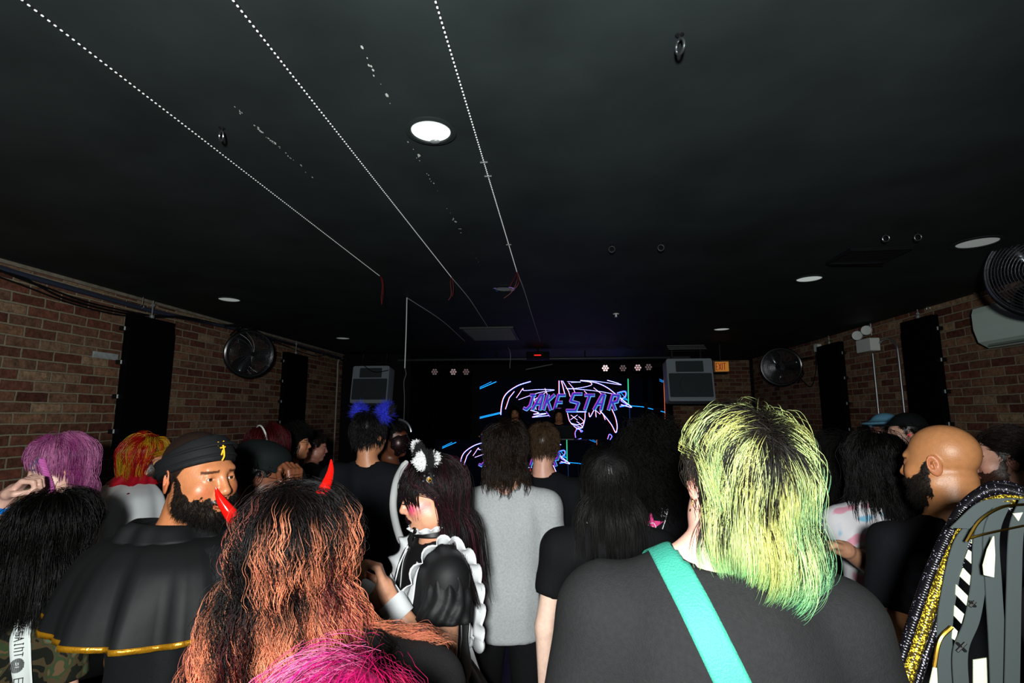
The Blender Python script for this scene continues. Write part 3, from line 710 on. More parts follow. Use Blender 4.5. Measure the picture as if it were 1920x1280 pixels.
wires(s3, [[e3, e3+(-.02, .05, -.03), e3+(-.05, .08, -.07), e3+(-.06, .08, -.11)], [e3, e3+(.0, .05, -.04), e3+(-.04, .08, -.12), e3+(-.10, .08, -.17)], [e3, e3+(.012, .06, -.05), e3+(-.02, .08, -.10), e3+(-.05, .08, -.11)]], 'red_wire', REDW)
wires(s3, [[e3, P_(983, 545, Z=H-.01), P_(1000, 600, Z=H-.01), P_(1013, 640, Z=H-.01)]], 'white_wire', WIRE, .003)
g = G()
for y in (1.9, 2.02, 2.9): G().box((.0, y-.82, -.004), (.03, .006, .005)).build('mounting_clip', GRY, s3, smooth=False)
pv = np.array([P_(763, 558, Z=H-.004), P_(763, 560, Z=H-.01)]); dn = P_(759, 690, Y=pv[0][1])
ev = empty('hanging_led_cord', tuple(pv[0]), label='thin white cord running along the ceiling and hanging straight down before the stage', cat='cord')
wires(ev, [[P_(872, 640, Z=H-.006), P_(830, 602, Z=H-.006), pv[0]]], 'ceiling_run', WIRE, .003)
wires(ev, [[pv[0], pv[0]*.5+dn*.5+(.002, 0, 0), dn]], 'hanging_run', WIRE, .0045)
wires(ev, [[dn, dn+(.012, 0, -.05), dn+(-.004, 0, -.12), dn+(.006, 0, -.3), dn+(.0, 0, -.7)]], 'loose_tail', mc('dim_wire', (60, 62, 62)), .004)
# eye hooks
def ring_hook(px, py, lab, s=1., rz=1.3):
    c = at(px, py, Z=H); e = empty('eye_hook', (c[0], c[1], H), rz, label=lab, cat='ceiling hook', group='steel eye hooks in the ceiling')
    G().lathe([(.0001, -.004), (.006*s, -.004), (.011*s, 0)]).cyl((0, 0, 0), (0, 0, -.014*s), .0035*s).build('screw_eye', DRK, e)
    G().ring((0, 0, -.030*s), .017*s, .0035*s, (1, .2, .15), 28, 8).build('steel_ring', mc('hook_steel', (120, 125, 128), rough=.25, metal=.9), e)
ring_hook(1274, 66, 'large steel ring hook hanging from the ceiling near the top of the photo', 1.1, .12)
ring_hook(416, 240, 'dark ring hook beside the leftmost led strip', 1.0, .75)
ring_hook(1147, 458, 'left one of the paired small eye hooks above the screen', 1.0)
ring_hook(1239, 455, 'right one of the paired small eye hooks above the screen', 1.0)
ring_hook(1660, 437, 'faint small eye hook above the square vent, left of its neighbour', 1.0)
ring_hook(1720, 435, 'faint small eye hook between the square vent and the large pale downlight', 1.0)
# vents
c0, c1 = at(1565, 484, Z=H), at(1690, 468, Z=H)
e = empty('ceiling_vent', ((c0[0]+c1[0])/2, (c0[1]+c1[1])/2, H), label='dark square vent with a shiny front rim in the right of the ceiling', cat='ceiling vent')
g = G(); g.box((0, .14, -.012), (.34, .012, .02)); g.box((0, -.14, -.012), (.34, .012, .02)); g.box((-.17, 0, -.012), (.012, .29, .02)); g.box((.17, 0, -.012), (.012, .29, .02)); g.build('frame', DRK, e, smooth=False)
g = G(); [g.box((0, -.12+.03*i, -.01), (.33, .018, .004), rot(0, 30, 0)) for i in range(9)]; g.build('louvres', MB, e, smooth=False)
G().cyl((-.17, .12, -.03), (.19, .16, -.03), .004).build('shiny_rim', CHR, e)
c0, c1 = at(862, 612, Z=H), at(976, 638, Z=H)
e = empty('ceiling_panel', (-.83, 6.2, H), label='dark grey square return grille in the ceiling before the stage', cat='ceiling vent')
G().box((0, 0, -.01), (.62, .95, .02)).build('frame', mc('gpanel', (34, 36, 38), rough=.5), e, smooth=False)
g = G(); [g.box((0, -.42+.035*i, -.023), (.55, .012, .006)) for i in range(25)]; g.build('grille', mc('gpanel2', (46, 48, 50), rough=.5), e, smooth=False)
e = empty('ceiling_sprinkler', tuple(at(1155, 588, Z=H)), label='tiny white sprinkler head in the ceiling before the stage', cat='sprinkler')
G().lathe([(.03, 0), (.03, -.006), (.009, -.008), (.009, -.03), (.018, -.034), (.0001, -.036)]).build('sprinkler_head', WHT, e)
# hanging video panels beside the walls
def vpanel(side, y0, y1, z0, z1, lab, blue=False):
    X = XL+.07 if side < 0 else XR-.07; k = 1 if side < 0 else -1
    e = empty('hanging_video_panel', (X, (y0+y1)/2, z0), label=lab, cat='wall panel', group='tall black panels hung on the brick walls')
    n = 3; hh = (z1-z0)/n
    G().box((0, 0, (z1-z0)/2), (.06, y1-y0, z1-z0)).box((-k*.0, .02, (z1-z0)/2-.05), (.05, y1-y0, z1-z0-.1)).build('black_face', mc('panel_black', (5, 6, 6), rough=.9, spec=.05), e, smooth=False)
    for i in range(4):
        z = (z1-z0)*(.13+.25*i)
        o = G().box((0, y0-(y0+y1)/2-.028, z), (.04, .06, .034)).build('latch', DRK, e, smooth=False)
        G().box((k*.021, y0-(y0+y1)/2-.05, z), (.003, .012, .03)).build('white_tab', WHT, o, smooth=False)
    G().cyl((0, 0, z1-z0), (0, 0, H-z0-.01), .006).ring((0, 0, H-z0-.05), .016, .004, (1, 0, 0), 20).lathe([(.02, z1-z0), (.02, z1-z0+.03), (.004, z1-z0+.035)]).build('hanging_rod', GRY, e)
    return e
vpanel(-1, 3.84, 4.31, 1.45, 2.55, 'tall black panel nearest on the left brick wall with side latches')
vpanel(-1, 6.27, 6.82, 1.5, 2.53, 'tall black panel farther along the left brick wall beyond the fan')
vpanel(1, 4.88, 5.30, 1.5, 2.62, 'tall black panel on the right brick wall beside the air conditioner')
vpanel(1, 6.45, 6.98, 1.4, 2.60, 'tall black panel on the right brick wall near the far fan')
# fans
def fan(c, ax, R, lab, blades=True):
    e = empty('wall_fan', tuple(c), label=lab, cat='fan', group='round black wall fans')
    A = Vector(ax).normalized(); q = A.to_track_quat('Z', 'Y').to_matrix(); f = lambda p: np.array(q @ Vector(p))
    g = G(); D = .09
    for z in (-D, D):
        for i in range(14):
            r = R*(.22+.78*i/13); zz = z*(1-.55*(i/13)**2); g.ring(f((0, 0, zz)), r, .0018 if i < 13 else .006, ax, 48, 4)
        for i in range(24):
            t = 6.283*i/24; g.tube([f((r*math.cos(t+.6*r/R), r*math.sin(t+.6*r/R), z*(1-.55*((r/R-.22)/.78)**2 if r/R > .22 else 1))) for r in np.linspace(.1*R, R, 8)], .0018, 4)
    g.build('wire_guard', mc('guard_wire', (120, 122, 126), rough=.3, metal=.9), e)
    G().ring(f((0, 0, 0)), R, .02, ax, 56, 8).build('outer_rim', GLK, e)
    g = G()
    for b in range(3):
        V = []; t0 = b*2.094
        for i in range(9):
            r = R*(.16+.76*i/8); w = .25+.55*math.sin(math.pi*min(1, i/8*.85+.1))
            for s in (-.5, 0, .5): t = t0+s*w*1.2; V.append(f((r*math.cos(t), r*math.sin(t), s*.08)))
        g.add(V, [(3*i+j, 3*i+j+1, 3*i+j+4, 3*i+j+3) for i in range(8) for j in range(2)])
    o = g.build('blades', mc('fan_blade', (70, 74, 78), rough=.2, metal=.85), e); md = o.modifiers.new('t', 'SOLIDIFY'); md.thickness = .004
    G().lathe([(.0001, -.12), (.07, -.115), (.075, 0), (.06, .05), (.0001, .055)], (0, 0, 0), ax).build('motor', DRK, e)
    return e
c = at(467, 663, X=-3.24); f1 = fan(c, (.80, -.55, -.12), .235, 'round wire guarded fan on the left brick wall between the two black panels')
lo = np.array(c)
G().tube([np.array((XL+.02, lo[1], H-.06))-lo, (-.1, 0, .31), (-.02, .05, .27)], .014).tube([(-.06, -.24, .16), (-.03, -.14, .27), (.0, 0, .29), (.02, .16, .22)], .01).build('bracket', MB, f1)
c = at(1465, 687, X=3.0); f2 = fan(c, (-.62, -.78, -.1), .245, 'dim round fan on the right brick wall, nearer the stage'); lo = np.array(c)
G().tube([np.array((XR-.01, lo[1]+.05, lo[2]+.12))-lo, (.2, .1, .1), (.05, .08, .0)], .014).tube([(.2, -.1, .02), (.26, -.05, -.1), (.2, 0, -.22)], .01).build('bracket', MB, f2)
c = at(1965, 505, X=2.85); f3 = fan(c, (-.75, -.65, -.1), .27, 'large dark fan cut by the right edge of the photo'); lo = np.array(c)
G().tube([np.array((XR-.01, lo[1], H-.06))-lo, (.3, 0, .2), (.05, .05, .1)], .014).build('bracket', MB, f3)
# speakers
def speaker(px, py, Y, lab, w=.56, h=.56, tilt=8, lines=False):
    c = at(px, py, Y=Y); e = empty('hanging_speaker', tuple(c), label=lab, cat='speaker', group='grey speaker cabinets either side of the stage')
    RX = rot(0, -tilt, 0)
    T = lambda g: (g.v.__setitem__(slice(None), [v @ RX.T for v in g.v]), g)[1]
    body = mc('speaker_grey', (138, 148, 158), rough=.55); gr = mc('speaker_grille', (48, 56, 60), rough=.7, bump=.5, bscale=500)
    T(G().rbox((0, .14, 0), (w, .26, h), .03, 1).rbox((0, .30, 0), (w*.7, .1, h*.9), .03, 1)).build('cabinet', body, e)
    T(G().rbox((0, .006, h*.31), (w*.6, .012, h*.26), .012, 1)).build('horn_grille', gr, e)
    T(G().rbox((0, .006, -h*.13), (w*.93, .012, h*.56), .014, 1)).build('woofer_grille', gr, e)
    T(G().rbox((0, .003, h*.17), (w*.6, .014, .008), .003, 1).rbox((0, .003, -h*.435), (w*.9, .014, .008), .003, 1)).build('pale_trim', mc('sp_trim', (150, 156, 160)), e)
    T(G().ring((0, .0, -h*.13), w*.24, .004, (0, 1, 0)).lathe([(w*.22, -.002), (w*.1, .003), (.0001, .0)], (0, -.002, -h*.13), (0, -1, 0))).build('woofer_ring', gr, e)  # ring and shallow disc over the woofer, in the grille material
    g = G()
    for k in (-1, 1): g.box((k*.2, .2, h*.5+.06), (.02, .04, .16)); g.cyl((k*.2, .2, h*.5+.1), (k*.2, .2, H-c[2]-.005), .008)
    g.cyl((-.26, .2, h*.5+.12), (.26, .2, h*.5+.12), .012); g.build('hanging_bracket', DRK, e)
    return e
sp1 = speaker(693, 720, 7.9, 'grey hanging speaker left of the stage above the furry blue ears', .60, .60)
sp2 = speaker(1295, 711, 7.3, 'grey hanging speaker right of the stage beside the EXIT sign', .625, .60)
g = G(); g.tube([tuple(q) for q in spl([(-.1, -.03, .3), (-.02, -.03, .24), (.05, -.03, .2), (.16, -.03, .19), (.3, -.0, .22)], 6)], .006); g.build('cable', MB, sp1)
g = G(); 
for k in range(3): g.cyl((-.28, .02+.05*k, .43+.03*k), (.24, .02+.05*k, .43+.03*k), .008)
g.build('shiny_rigging_bar', MET, sp2)
# EXIT sign
c = at(1352, 687, Y=7.45); e = empty('exit_sign', tuple(c), math.radians(-6), label='orange illuminated EXIT sign beside the right speaker', cat='exit sign')
w, h = .20, .155
G().rbox((0, .03, 0), (w, .05, h), .008, 1).build('housing', mc('exit_housing', (120, 90, 50)), e)
G().box((.012, .003, 0), (w-.02, .004, h-.02)).build('face', mc('exit_face', (190, 130, 60), emit=(215, 135, 45), es=.38), e, smooth=False)
g = G(); W = .0095
def bar(g, a, b, w_, z=0., y=0.):
    a, b = np.array(a, float), np.array(b, float); d = (b-a); L = np.linalg.norm(d); d /= L; n = np.array((-d[1], d[0]))*w_/2; a = a-d*w_*.3; b = b+d*w_*.3
    V = [(p[0], y, p[1]) for p in (a-n, b-n, b+n, a+n)]; V += [(x, y+.001, zz) for x, _, zz in V]; g.add(V, [(3, 2, 1, 0), (4, 5, 6, 7), (0, 1, 5, 4), (1, 2, 6, 5), (2, 3, 7, 6), (3, 0, 4, 7)])
x0 = -.066; hh = .047
for a, b in [((0, -hh), (0, hh)), ((0, hh), (.022, hh)), ((0, 0), (.018, 0)), ((0, -hh), (.022, -hh))]: bar(g, (a[0]+x0, a[1]), (b[0]+x0, b[1]), W, y=-.001)
for a, b in [((.036, -hh), (.066, hh)), ((.036, hh), (.066, -hh)), ((.082, -hh), (.082, hh)), ((.112, -hh), (.112, hh)), ((.096, hh), (.128, hh))]: bar(g, (a[0]+x0, a[1]), (b[0]+x0, b[1]), W, y=-.001)
g.build('exit_lettering', mc('exit_red', (130, 18, 12), emit=(150, 15, 8), es=.35), e, smooth=False, label='red letters EXIT')
G().cyl((0, .03, h/2), (0, .03, H-c[2]-.002), .01).build('stem', DRK, e)
# emergency light, conduits, junction box, air conditioner on the right wall
c = at(1627, 646, X=XR-.06); e = empty('emergency_light', tuple(c), label='pale emergency light box with two round lamp heads on the right wall', cat='emergency light')
G().rbox((.0, 0, -.01), (.10, .26, .14), .01, 0).build('housing', WHT, e)
for k, dz in ((-1, .0), (1, .03)):
    G().lathe([(.0001, -.04), (.04, -.03), (.055, .02), (.05, .035), (.0001, .03)], (-.03, -k*.09+.02, .12+dz), (-.7, -.6, -.1)).build('lamp_head', WHT, e)
def pipe(name, pts, r, lab, m=MET):
    g = G(); g.tube(spl(pts, 6), r, 10); return g.build(name, m, None, label=lab, category='pipe')
a = at(1632, 605, X=XR-.03); pipe('conduit_pipe', [(a[0], a[1], H-.01), a, (a[0], a[1], c[2]+.1)], .012, 'short metal conduit rising from the emergency light to the ceiling')
b = at(1637, 670, X=XR-.03); pipe('conduit_pipe', [(b[0], b[1], c[2]-.1), (b[0], b[1], 1.9), (b[0], b[1], 1.1), (b[0], b[1], .4)], .012, 'thin metal conduit running down the right wall under the emergency light')
b2 = at(1687, 690, X=XR-.03); pipe('conduit_pipe', [(b2[0], c[1]-.17, c[2]+.0), (b2[0], b2[1]+.12, c[2]+.02), (b2[0], b2[1]+.02, c[2]-.06), (b2[0], b2[1], c[2]-.16), (b2[0], b2[1], 1.9), (b2[0], b2[1], .4)], .012, 'second metal conduit bending down beside the large black panel')
c = at(1533, 652, X=XR-.03); e = empty('junction_box', tuple(c), label='small white junction box high on the right wall with a hanging cable', cat='junction box')
G().rbox((0, 0, 0), (.05, .1, .1), .02, 0).build('box', WHT, e); G().tube(spl([(0, .05, -.04), (0, .1, -.3), (-.03, .2, -.5), (-.05, .4, -.4), (-.1, .8, -.1), (-.1, 1.1, .05)], 6), .006).build('cable', MB, e)
# split air conditioner
a0 = at(1829, 605, X=XR-.2); e = empty('air_conditioner', (XR, a0[1]-.42, 2.40), label='pale wall mounted air conditioner cut by the right edge of the photo', cat='air conditioner')
prof = [(0, -.16), (-.12, -.165), (-.19, -.12), (-.215, -.02), (-.215, .10), (-.2, .145), (0, .15)]; V = [(x, y, z) for y in (-.43, .43) for x, z in prof]; n = len(prof)
G().add(V, [(i, (i+1) % n, n+(i+1) % n, n+i) for i in range(n)]+[tuple(range(n))[::-1], tuple(range(n, 2*n))]).build('casing', mc('ac_white', (196, 214, 204), rough=.4), e, smooth=False)
G().box((-.158, 0, -.145), (.012, .74, .035), rot(0, 0, 35)).build('air_flap', mc('ac_flap', (120, 130, 124)), e, smooth=False)
G().cyl((-.165, -.36, -.155), (-.165, .36, -.155), .006).build('flap_rod', MET, e)
# eye bolts along the tops of both walls
for (px, py, X, lab) in ((1740, 575, XR-.02, 'small eye bolt above the large black panel of the right wall'), (1828, 543, XR-.02, 'small eye bolt at the top of the right wall before the air conditioner'), (267, 571, XL+.06, 'eye bolt on the cable run above the nearest left panel')):
    c = at(px, py, X=X); e = empty('wall_eye_bolt', tuple(c), label=lab, cat='hook'); G().cyl((0, 0, -.0), (0, 0, H-c[2]-.002), .004).ring((0, 0, -.015), .016, .004, (0, 1, 0), 20).build('eye_bolt', MET, e)
# cable bundle on the left wall
cabs = [([(-.5, .0), (1, -.02), (2.5, -.03), (3.2, -.05), (4.2, -.06), (5.2, -.03), (6.5, -.03), (8.2, -.05)], .020, (46, 52, 66), 'thick slate coloured conduit along the top of the left wall'),
        ([(-.5, -.06), (2.4, -.06), (3.0, -.09), (3.3, -.15), (3.8, -.155), (4.3, -.09), (4.8, -.06), (6, -.05), (7, -.07), (8.1, -.07)], .008, (10, 10, 11), 'black cable sagging lowest over the nearest black panel'),
        ([(-.5, -.075), (2.6, -.07), (3.1, -.10), (3.5, -.14), (4.1, -.12), (4.6, -.05), (5.6, -.06), (5.9, -.12), (6.2, -.05), (8.1, -.09)], .007, (12, 12, 13), 'black cable drooping over the brick before the fan'),
        ([(2.2, -.05), (2.9, -.12), (3.4, -.18), (3.9, -.17), (4.5, -.07), (5.4, -.04), (7, -.13), (7.6, -.05), (8.1, -.11)], .006, (12, 12, 13), 'thin black cable hanging just off the left wall')]
for pts, r, col, lab in cabs:
    g = G(); g.tube(spl([(XL+.035+r*1.5*(i % 2)*.5+(.02 if r < .01 else 0), y, H-.01+z-r) for i, (y, z) in enumerate(pts)], 8), r, 8); g.build('wall_cable', mc('cab%s' % (col,), col, rough=.5), None, label=lab, category='cable', group='cables along the left wall')
b = at(634, 680, X=XL+.04); pipe('conduit_pipe', [(b[0]+.02, b[1]+.1, 2.64), (b[0], b[1], 2.58), (b[0], b[1], 2.3), (b[0], b[1], 1.5), (b[0], b[1], .3)], .012, 'pale metal conduit running down the far end of the left wall', mc('pipe_pale', (150, 146, 138), rough=.5))
c = at(198, 667, X=XL+.01); G().box((0, 0, 0), (.012, .22, .05)).build('painted_brick', mc('brickpatch', (150, 158, 158), rough=.8, noise=.2), smooth=False, label='pale grey painted brick left of the nearest black panel', category='painted brick').location = tuple(c)
# ---------------------------------------------------------------- stage
e = empty('stage', (-.3, 8.15, 0), label='low black stage under the dj booth', cat='stage')
G().box((.0, .64, .138), (4.2, 1.27, .276)).build('deck', MB, e, smooth=False); G().box((0, -.005, .262), (4.2, .01, .028)).build('edge_strip', DRK, e, smooth=False)
def rectpx(x0, x1, y0, y1, Y): a = at(x0, y0, Y=Y); b = at(x1, y1, Y=Y); return a, b
U_ = rectpx(899, 1248, 711, 832, 9.6); Lw = rectpx(818, 1122, 825, 940, 8.35)
SB = mat('screen_black', (4, 5, 7), rough=.8, spec=.05, emit=(20, 30, 60), es=.04); NEON = mat('screen_lines', (0, 0, 0), attr=True, emit=(255, 255, 255), es=2.0)
cv = lambda p: (860+p[0]/4.266, 640+p[1]/4.266)
CY, WH, BL, RD, GN, PU = (20, 150, 255), (210, 225, 255), (30, 90, 240), (220, 30, 40), (20, 190, 130), (70, 60, 210)
ST = [([(170, 378), (300, 322)], 7, CY, 0), ([(170, 366), (262, 322)], 5, CY, 0), ([(170, 614), (335, 574)], 7, CY, 0), ([(170, 604), (335, 566)], 5, CY, 0),
 ([(575, 320), (480, 350), (400, 400), (360, 450), (342, 520), (337, 585)], 7, WH, 1), ([(445, 400), (405, 450), (375, 540)], 6, WH, 1), ([(462, 450), (490, 410), (515, 375), (525, 392), (640, 384), (765, 388), (640, 410), (480, 465)], 4, WH, 1),
 ([(690, 375), (712, 430)], 4, WH, 1), ([(803, 315), (803, 410), (812, 430)], 7, WH, 1), ([(822, 315), (850, 425)], 7, WH, 1), ([(832, 315), (880, 400), (892, 440)], 5, WH, 1), ([(870, 320), (975, 324), (900, 328)], 3, WH, 1),
 ([(870, 380), (960, 372), (1058, 350), (1050, 325), (975, 312), (1100, 318), (1300, 346), (1190, 310), (1280, 335)], 4, WH, 1), ([(880, 330), (915, 370), (935, 420)], 4, WH, 1), ([(860, 375), (1000, 385), (1130, 400), (1240, 420)], 4, WH, 1),
 ([(975, 312), (1100, 330), (1190, 370), (1260, 425), (1340, 490), (1382, 526), (1300, 505)], 6, WH, 1), ([(1080, 370), (1150, 425)], 4, WH, 1), ([(1005, 395), (1040, 432)], 4, WH, 1),
 ([(1270, 412), (1332, 400), (1335, 440), (1300, 470), (1350, 505), (1290, 520)], 9, CY, 1), ([(1290, 400), (1350, 470), (1300, 450)], 5, CY, 0),
 ([(1355, 300), (1358, 505)], 8, GN, 0), ([(1366, 505), (1372, 745)], 4, (16, 40, 90), 0), ([(1370, 514), (1470, 522), (1555, 542)], 6, CY, 0), ([(1575, 546), (1650, 566)], 6, CY, 0),
 ([(1225, 540), (1255, 610), (1268, 680), (1256, 728), (1222, 665), (1165, 592), (1130, 555)], 6, WH, 1), ([(575, 550), (640, 570), (600, 582), (700, 576), (590, 604), (722, 592)], 5, WH, 1),
 ([(870, 562), (1020, 562)], 8, WH, 1), ([(870, 572), (890, 640), (940, 690), (985, 690), (1008, 630), (1012, 570)], 5, WH, 1), ([(898, 588), (950, 628)], 4, WH, 1), ([(950, 588), (895, 625)], 4, WH, 1),
 ([(960, 600), (1000, 640), (960, 665), (900, 655), (990, 690), (965, 655), (945, 640)], 4, WH, 1), ([(940, 700), (962, 690), (978, 722), (990, 714), (950, 702), (932, 730), (936, 768)], 5, CY, 1), ([(930, 790), (980, 776)], 5, CY, 1),
 ([(1490, 712), (1518, 662), (1550, 637), (1570, 652), (1545, 700)], 6, WH, 1), ([(1598, 712), (1655, 682)], 6, WH, 1), ([(1630, 742), (1655, 728)], 6, CY, 0), ([(1192, 780), (1206, 742), (1226, 758), (1212, 785)], 5, CY, 1),
 ([(1640, 300), (1656, 745)], 4, (200, 90, 40), 0), ([(1042, 570), (1052, 602), (1090, 540), (1100, 604)], 5, WH, 1), ([(1155, 580), (1172, 625)], 5, WH, 1), ([(1570, 298), (1635, 326)], 3, CY, 0), ([(1600, 298), (1640, 318)], 3, CY, 0),
 ([(1090, 545), (1130, 580), (1150, 540)], 4, WH, 1), ([(600, 420), (620, 545)], 4, WH, 1), ([(700, 560), (730, 600)], 4, BL, 1), ([(590, 475), (700, 405)], 4, WH, 1)]
LET = {'J': [((38, 0), (38, 75)), ((38, 75), (20, 100)), ((20, 100), (0, 92)), ((20, 0), (50, 0))], 'A': [((0, 100), (26, 0)), ((26, 0), (44, 0)), ((44, 0), (50, 100)), ((12, 62), (48, 62))], 'K': [((0, 0), (0, 100)), ((44, 0), (2, 52)), ((12, 45), (48, 100))],
       'E': [((0, 0), (0, 100)), ((0, 0), (44, 0)), ((0, 50), (36, 50)), ((0, 100), (46, 100))], 'S': [((60, 0), (10, 0)), ((10, 0), (4, 44)), ((4, 44), (56, 56)), ((56, 56), (50, 100)), ((50, 100), (-6, 100))], 'T': [((-6, 0), (56, 0)), ((26, 0), (22, 100))],
       'R': [((0, 0), (0, 100)), ((0, 0), (46, 4)), ((46, 4), (44, 46)), ((44, 46), (2, 52)), ((14, 52), (48, 100))]}
def screen_art(par, fmap, Y, base, sc):
    g = G()
    def poly(pts, w, col, dy, dx=0, dz=0):
        W3 = []
        for p in pts: q = at(*fmap(*cv(p)), Y=Y); W3.append((q[0]+dx, q[2]+dz))
        wd = w/4.266/960*Y*sc
        for a, b in zip(W3[:-1], W3[1:]):
            a, b = np.array(a), np.array(b); d = b-a; L = np.linalg.norm(d)+1e-6; d /= L; n = np.array((-d[1], d[0]))*wd/2; a_ = a-d*wd*.25; b_ = b+d*wd*.25
            V = [(p[0]-base[0], Y-dy-base[1], p[1]-base[2]) for p in (a_-n, b_-n, b_+n, a_+n)]; g.add(V, [(3, 2, 1, 0)], col)
    for pts, w, col, glow in ST:
        w *= .8
        if glow: poly(spl(pts, 5) if len(pts) > 3 else pts, w*1.7, BL, .0010); poly(spl(pts, 5) if len(pts) > 3 else pts, w*.9, RD, .0016, -.006*sc, 0); poly(spl(pts, 5) if len(pts) > 3 else pts, w*.75, col, .0022)
        else: poly(pts, w, col, .0012)
    xs = [520, 592, 680, 765, 872, 985, 1082, 1198]; hs = [(425, 545)]*8
    for ch, x in zip('JAKESTAR', xs):
        y0, y1 = (418, 550) if ch == 'S' else (428, 542); kx = 1.25 if ch == 'S' else 1.12; sh_ = 34
        for a, b in LET[ch]:
            P = [(x+p[0]*kx+sh_*(1-p[1]/100), y0+(y1-y0)*p[1]/100) for p in (a, b)]
            poly(P, 25, (110, 160, 250), .0026, .004, -.004); poly(P, 21, (150, 50, 150), .0029, -.004, 0); poly(P, 19, (10, 110, 100), .0032, .006, -.005); poly(P, 14, (44, 30, 130), .0036)
    return g.build('glowing_drawing', NEON, par, smooth=False, label='neon line drawing with the words JAKESTAR')
a, b = U_; cz = (a[2]+b[2])/2-.12; ctr = np.array(((a[0]+b[0])/2, 9.5, 0.))
es = empty('video_wall', (ctr[0], 9.62, .0), label='large black led screen behind the djs with neon JAKESTAR drawing', cat='screen')
zb = .9; G().box((0, .05, (a[2]+zb)/2), (b[0]-a[0], .1, a[2]-zb)).build('screen_panel', SB, es, smooth=False)
G().box((0, .06, zb/2), (b[0]-a[0]-.1, .06, zb)).build('stand', MB, es, smooth=False)
screen_art(es, lambda x, y: (x, y), 9.61, np.array((ctr[0], 9.62, .0)), 1.)
a, b = Lw; ctr = ((a[0]+b[0])/2, 8.37, .28)
eb = empty('dj_booth', ctr, label='black dj booth with a lit led front showing the same neon drawing', cat='dj booth')
G().box((0, .04, (a[2]-.28)/2), (b[0]-a[0], .06, a[2]-.28)).build('screen_front', SB, eb, smooth=False)
g = G(); g.box((.0, .33, a[2]-.28-.02), (b[0]-a[0]+.1, .46, .04)); [g.box((k*((b[0]-a[0])/2-.1), .4, (a[2]-.28)/2-.02), (.06, .25, a[2]-.28-.04)) for k in (-1, 1)]; g.build('table', MB, eb, smooth=False)
screen_art(eb, lambda x, y: (1121-.84*(1247-x), 826+.84*(y-712)), 8.36, np.array(ctr), .84)
# dj decks on the booth
for i, (x, lab) in enumerate(((-.95, 'dj deck at the left end of the booth'), (-.35, 'dj deck at the right end of the booth'))):
    e = empty('dj_deck', (x, 8.68, a[2]+.003), label=lab, cat='dj deck'); G().rbox((0, 0, .04), (.32, .36, .08), .02, 2).build('body', GLK, e); G().lathe([(.1, .08), (.1, .092), (.0001, .093)]).build('jog_wheel', DRK, e)
e = empty('laptop', (.05, 8.66, a[2]+.003), label='dark laptop standing open on the dj booth', cat='laptop'); G().box((0, 0, .01), (.34, .24, .018)).build('base', DRK, e, smooth=False); G().box((0, -.12, .12), (.34, .012, .22), rot(0, 12, 0)).build('lid', DRK, e, smooth=False)
c = at(903, 818, Y=8.45); e = empty('toy_figure', (c[0], 8.50, a[2]+.003), label='small colourful toy figure with a red cap on the booth edge', cat='toy')
G().ball((0, 0, .035), (.028, .022, .035), 8, col=(40, 60, 170)).ball((0, -.02, .03), (.014, .008, .016), 6, col=(200, 30, 25)).ball((-.045, 0, .055), .014, 6, col=(210, 170, 30)).ball((.045, 0, .055), .014, 6, col=(210, 170, 30)).build('toy_body', mc('toy', (1, 1, 1), attr=True, rough=.4), e)
G().ball((0, 0, .088), (.024, .022, .022), 8, col=(120, 150, 190)).ball((-.008, -.02, .09), .006, 5, col=(240, 220, 60)).ball((.008, -.02, .09), .006, 5, col=(240, 220, 60)).build('toy_head', M['toy'], e)
G().lathe([(.02, .1), (.016, .115), (.004, .13), (.0001, .13)]).build('red_cap', mc('toy_red', (170, 20, 18)), e)
# curtains beside the screen
def drapes(x0, x1, Y, z0, z1, lab):
    n = int((x1-x0)/.02); V = []
    for z in (z1, (z0+z1)/2, z0):
        for i in range(n+1): x = x0+(x1-x0)*i/n; V.append((x, Y+.03*math.sin(x*42+math.sin(x*9)*2), z))
    o = mesh_np('stage_curtain', V, [(r*(n+1)+i, r*(n+1)+i+1, (r+1)*(n+1)+i+1, (r+1)*(n+1)+i) for r in range(2) for i in range(n)], mc('drape', (10, 10, 11), rough=.95, spec=.05)); o.modifiers.new('t', 'SOLIDIFY').thickness = .006
    tag(o, lab, 'curtain')
drapes(-2.40, -1.66, 9.55, .0, 2.6, 'black pleated curtain left of the led screen'); drapes(1.50, 2.04, 9.62, .0, 2.6, 'black pleated curtain between the led screen and the EXIT sign')
drapes(-2.86, -2.50, 8.04, 0, 1.8, 'black pleated curtain hanging below the left speaker')
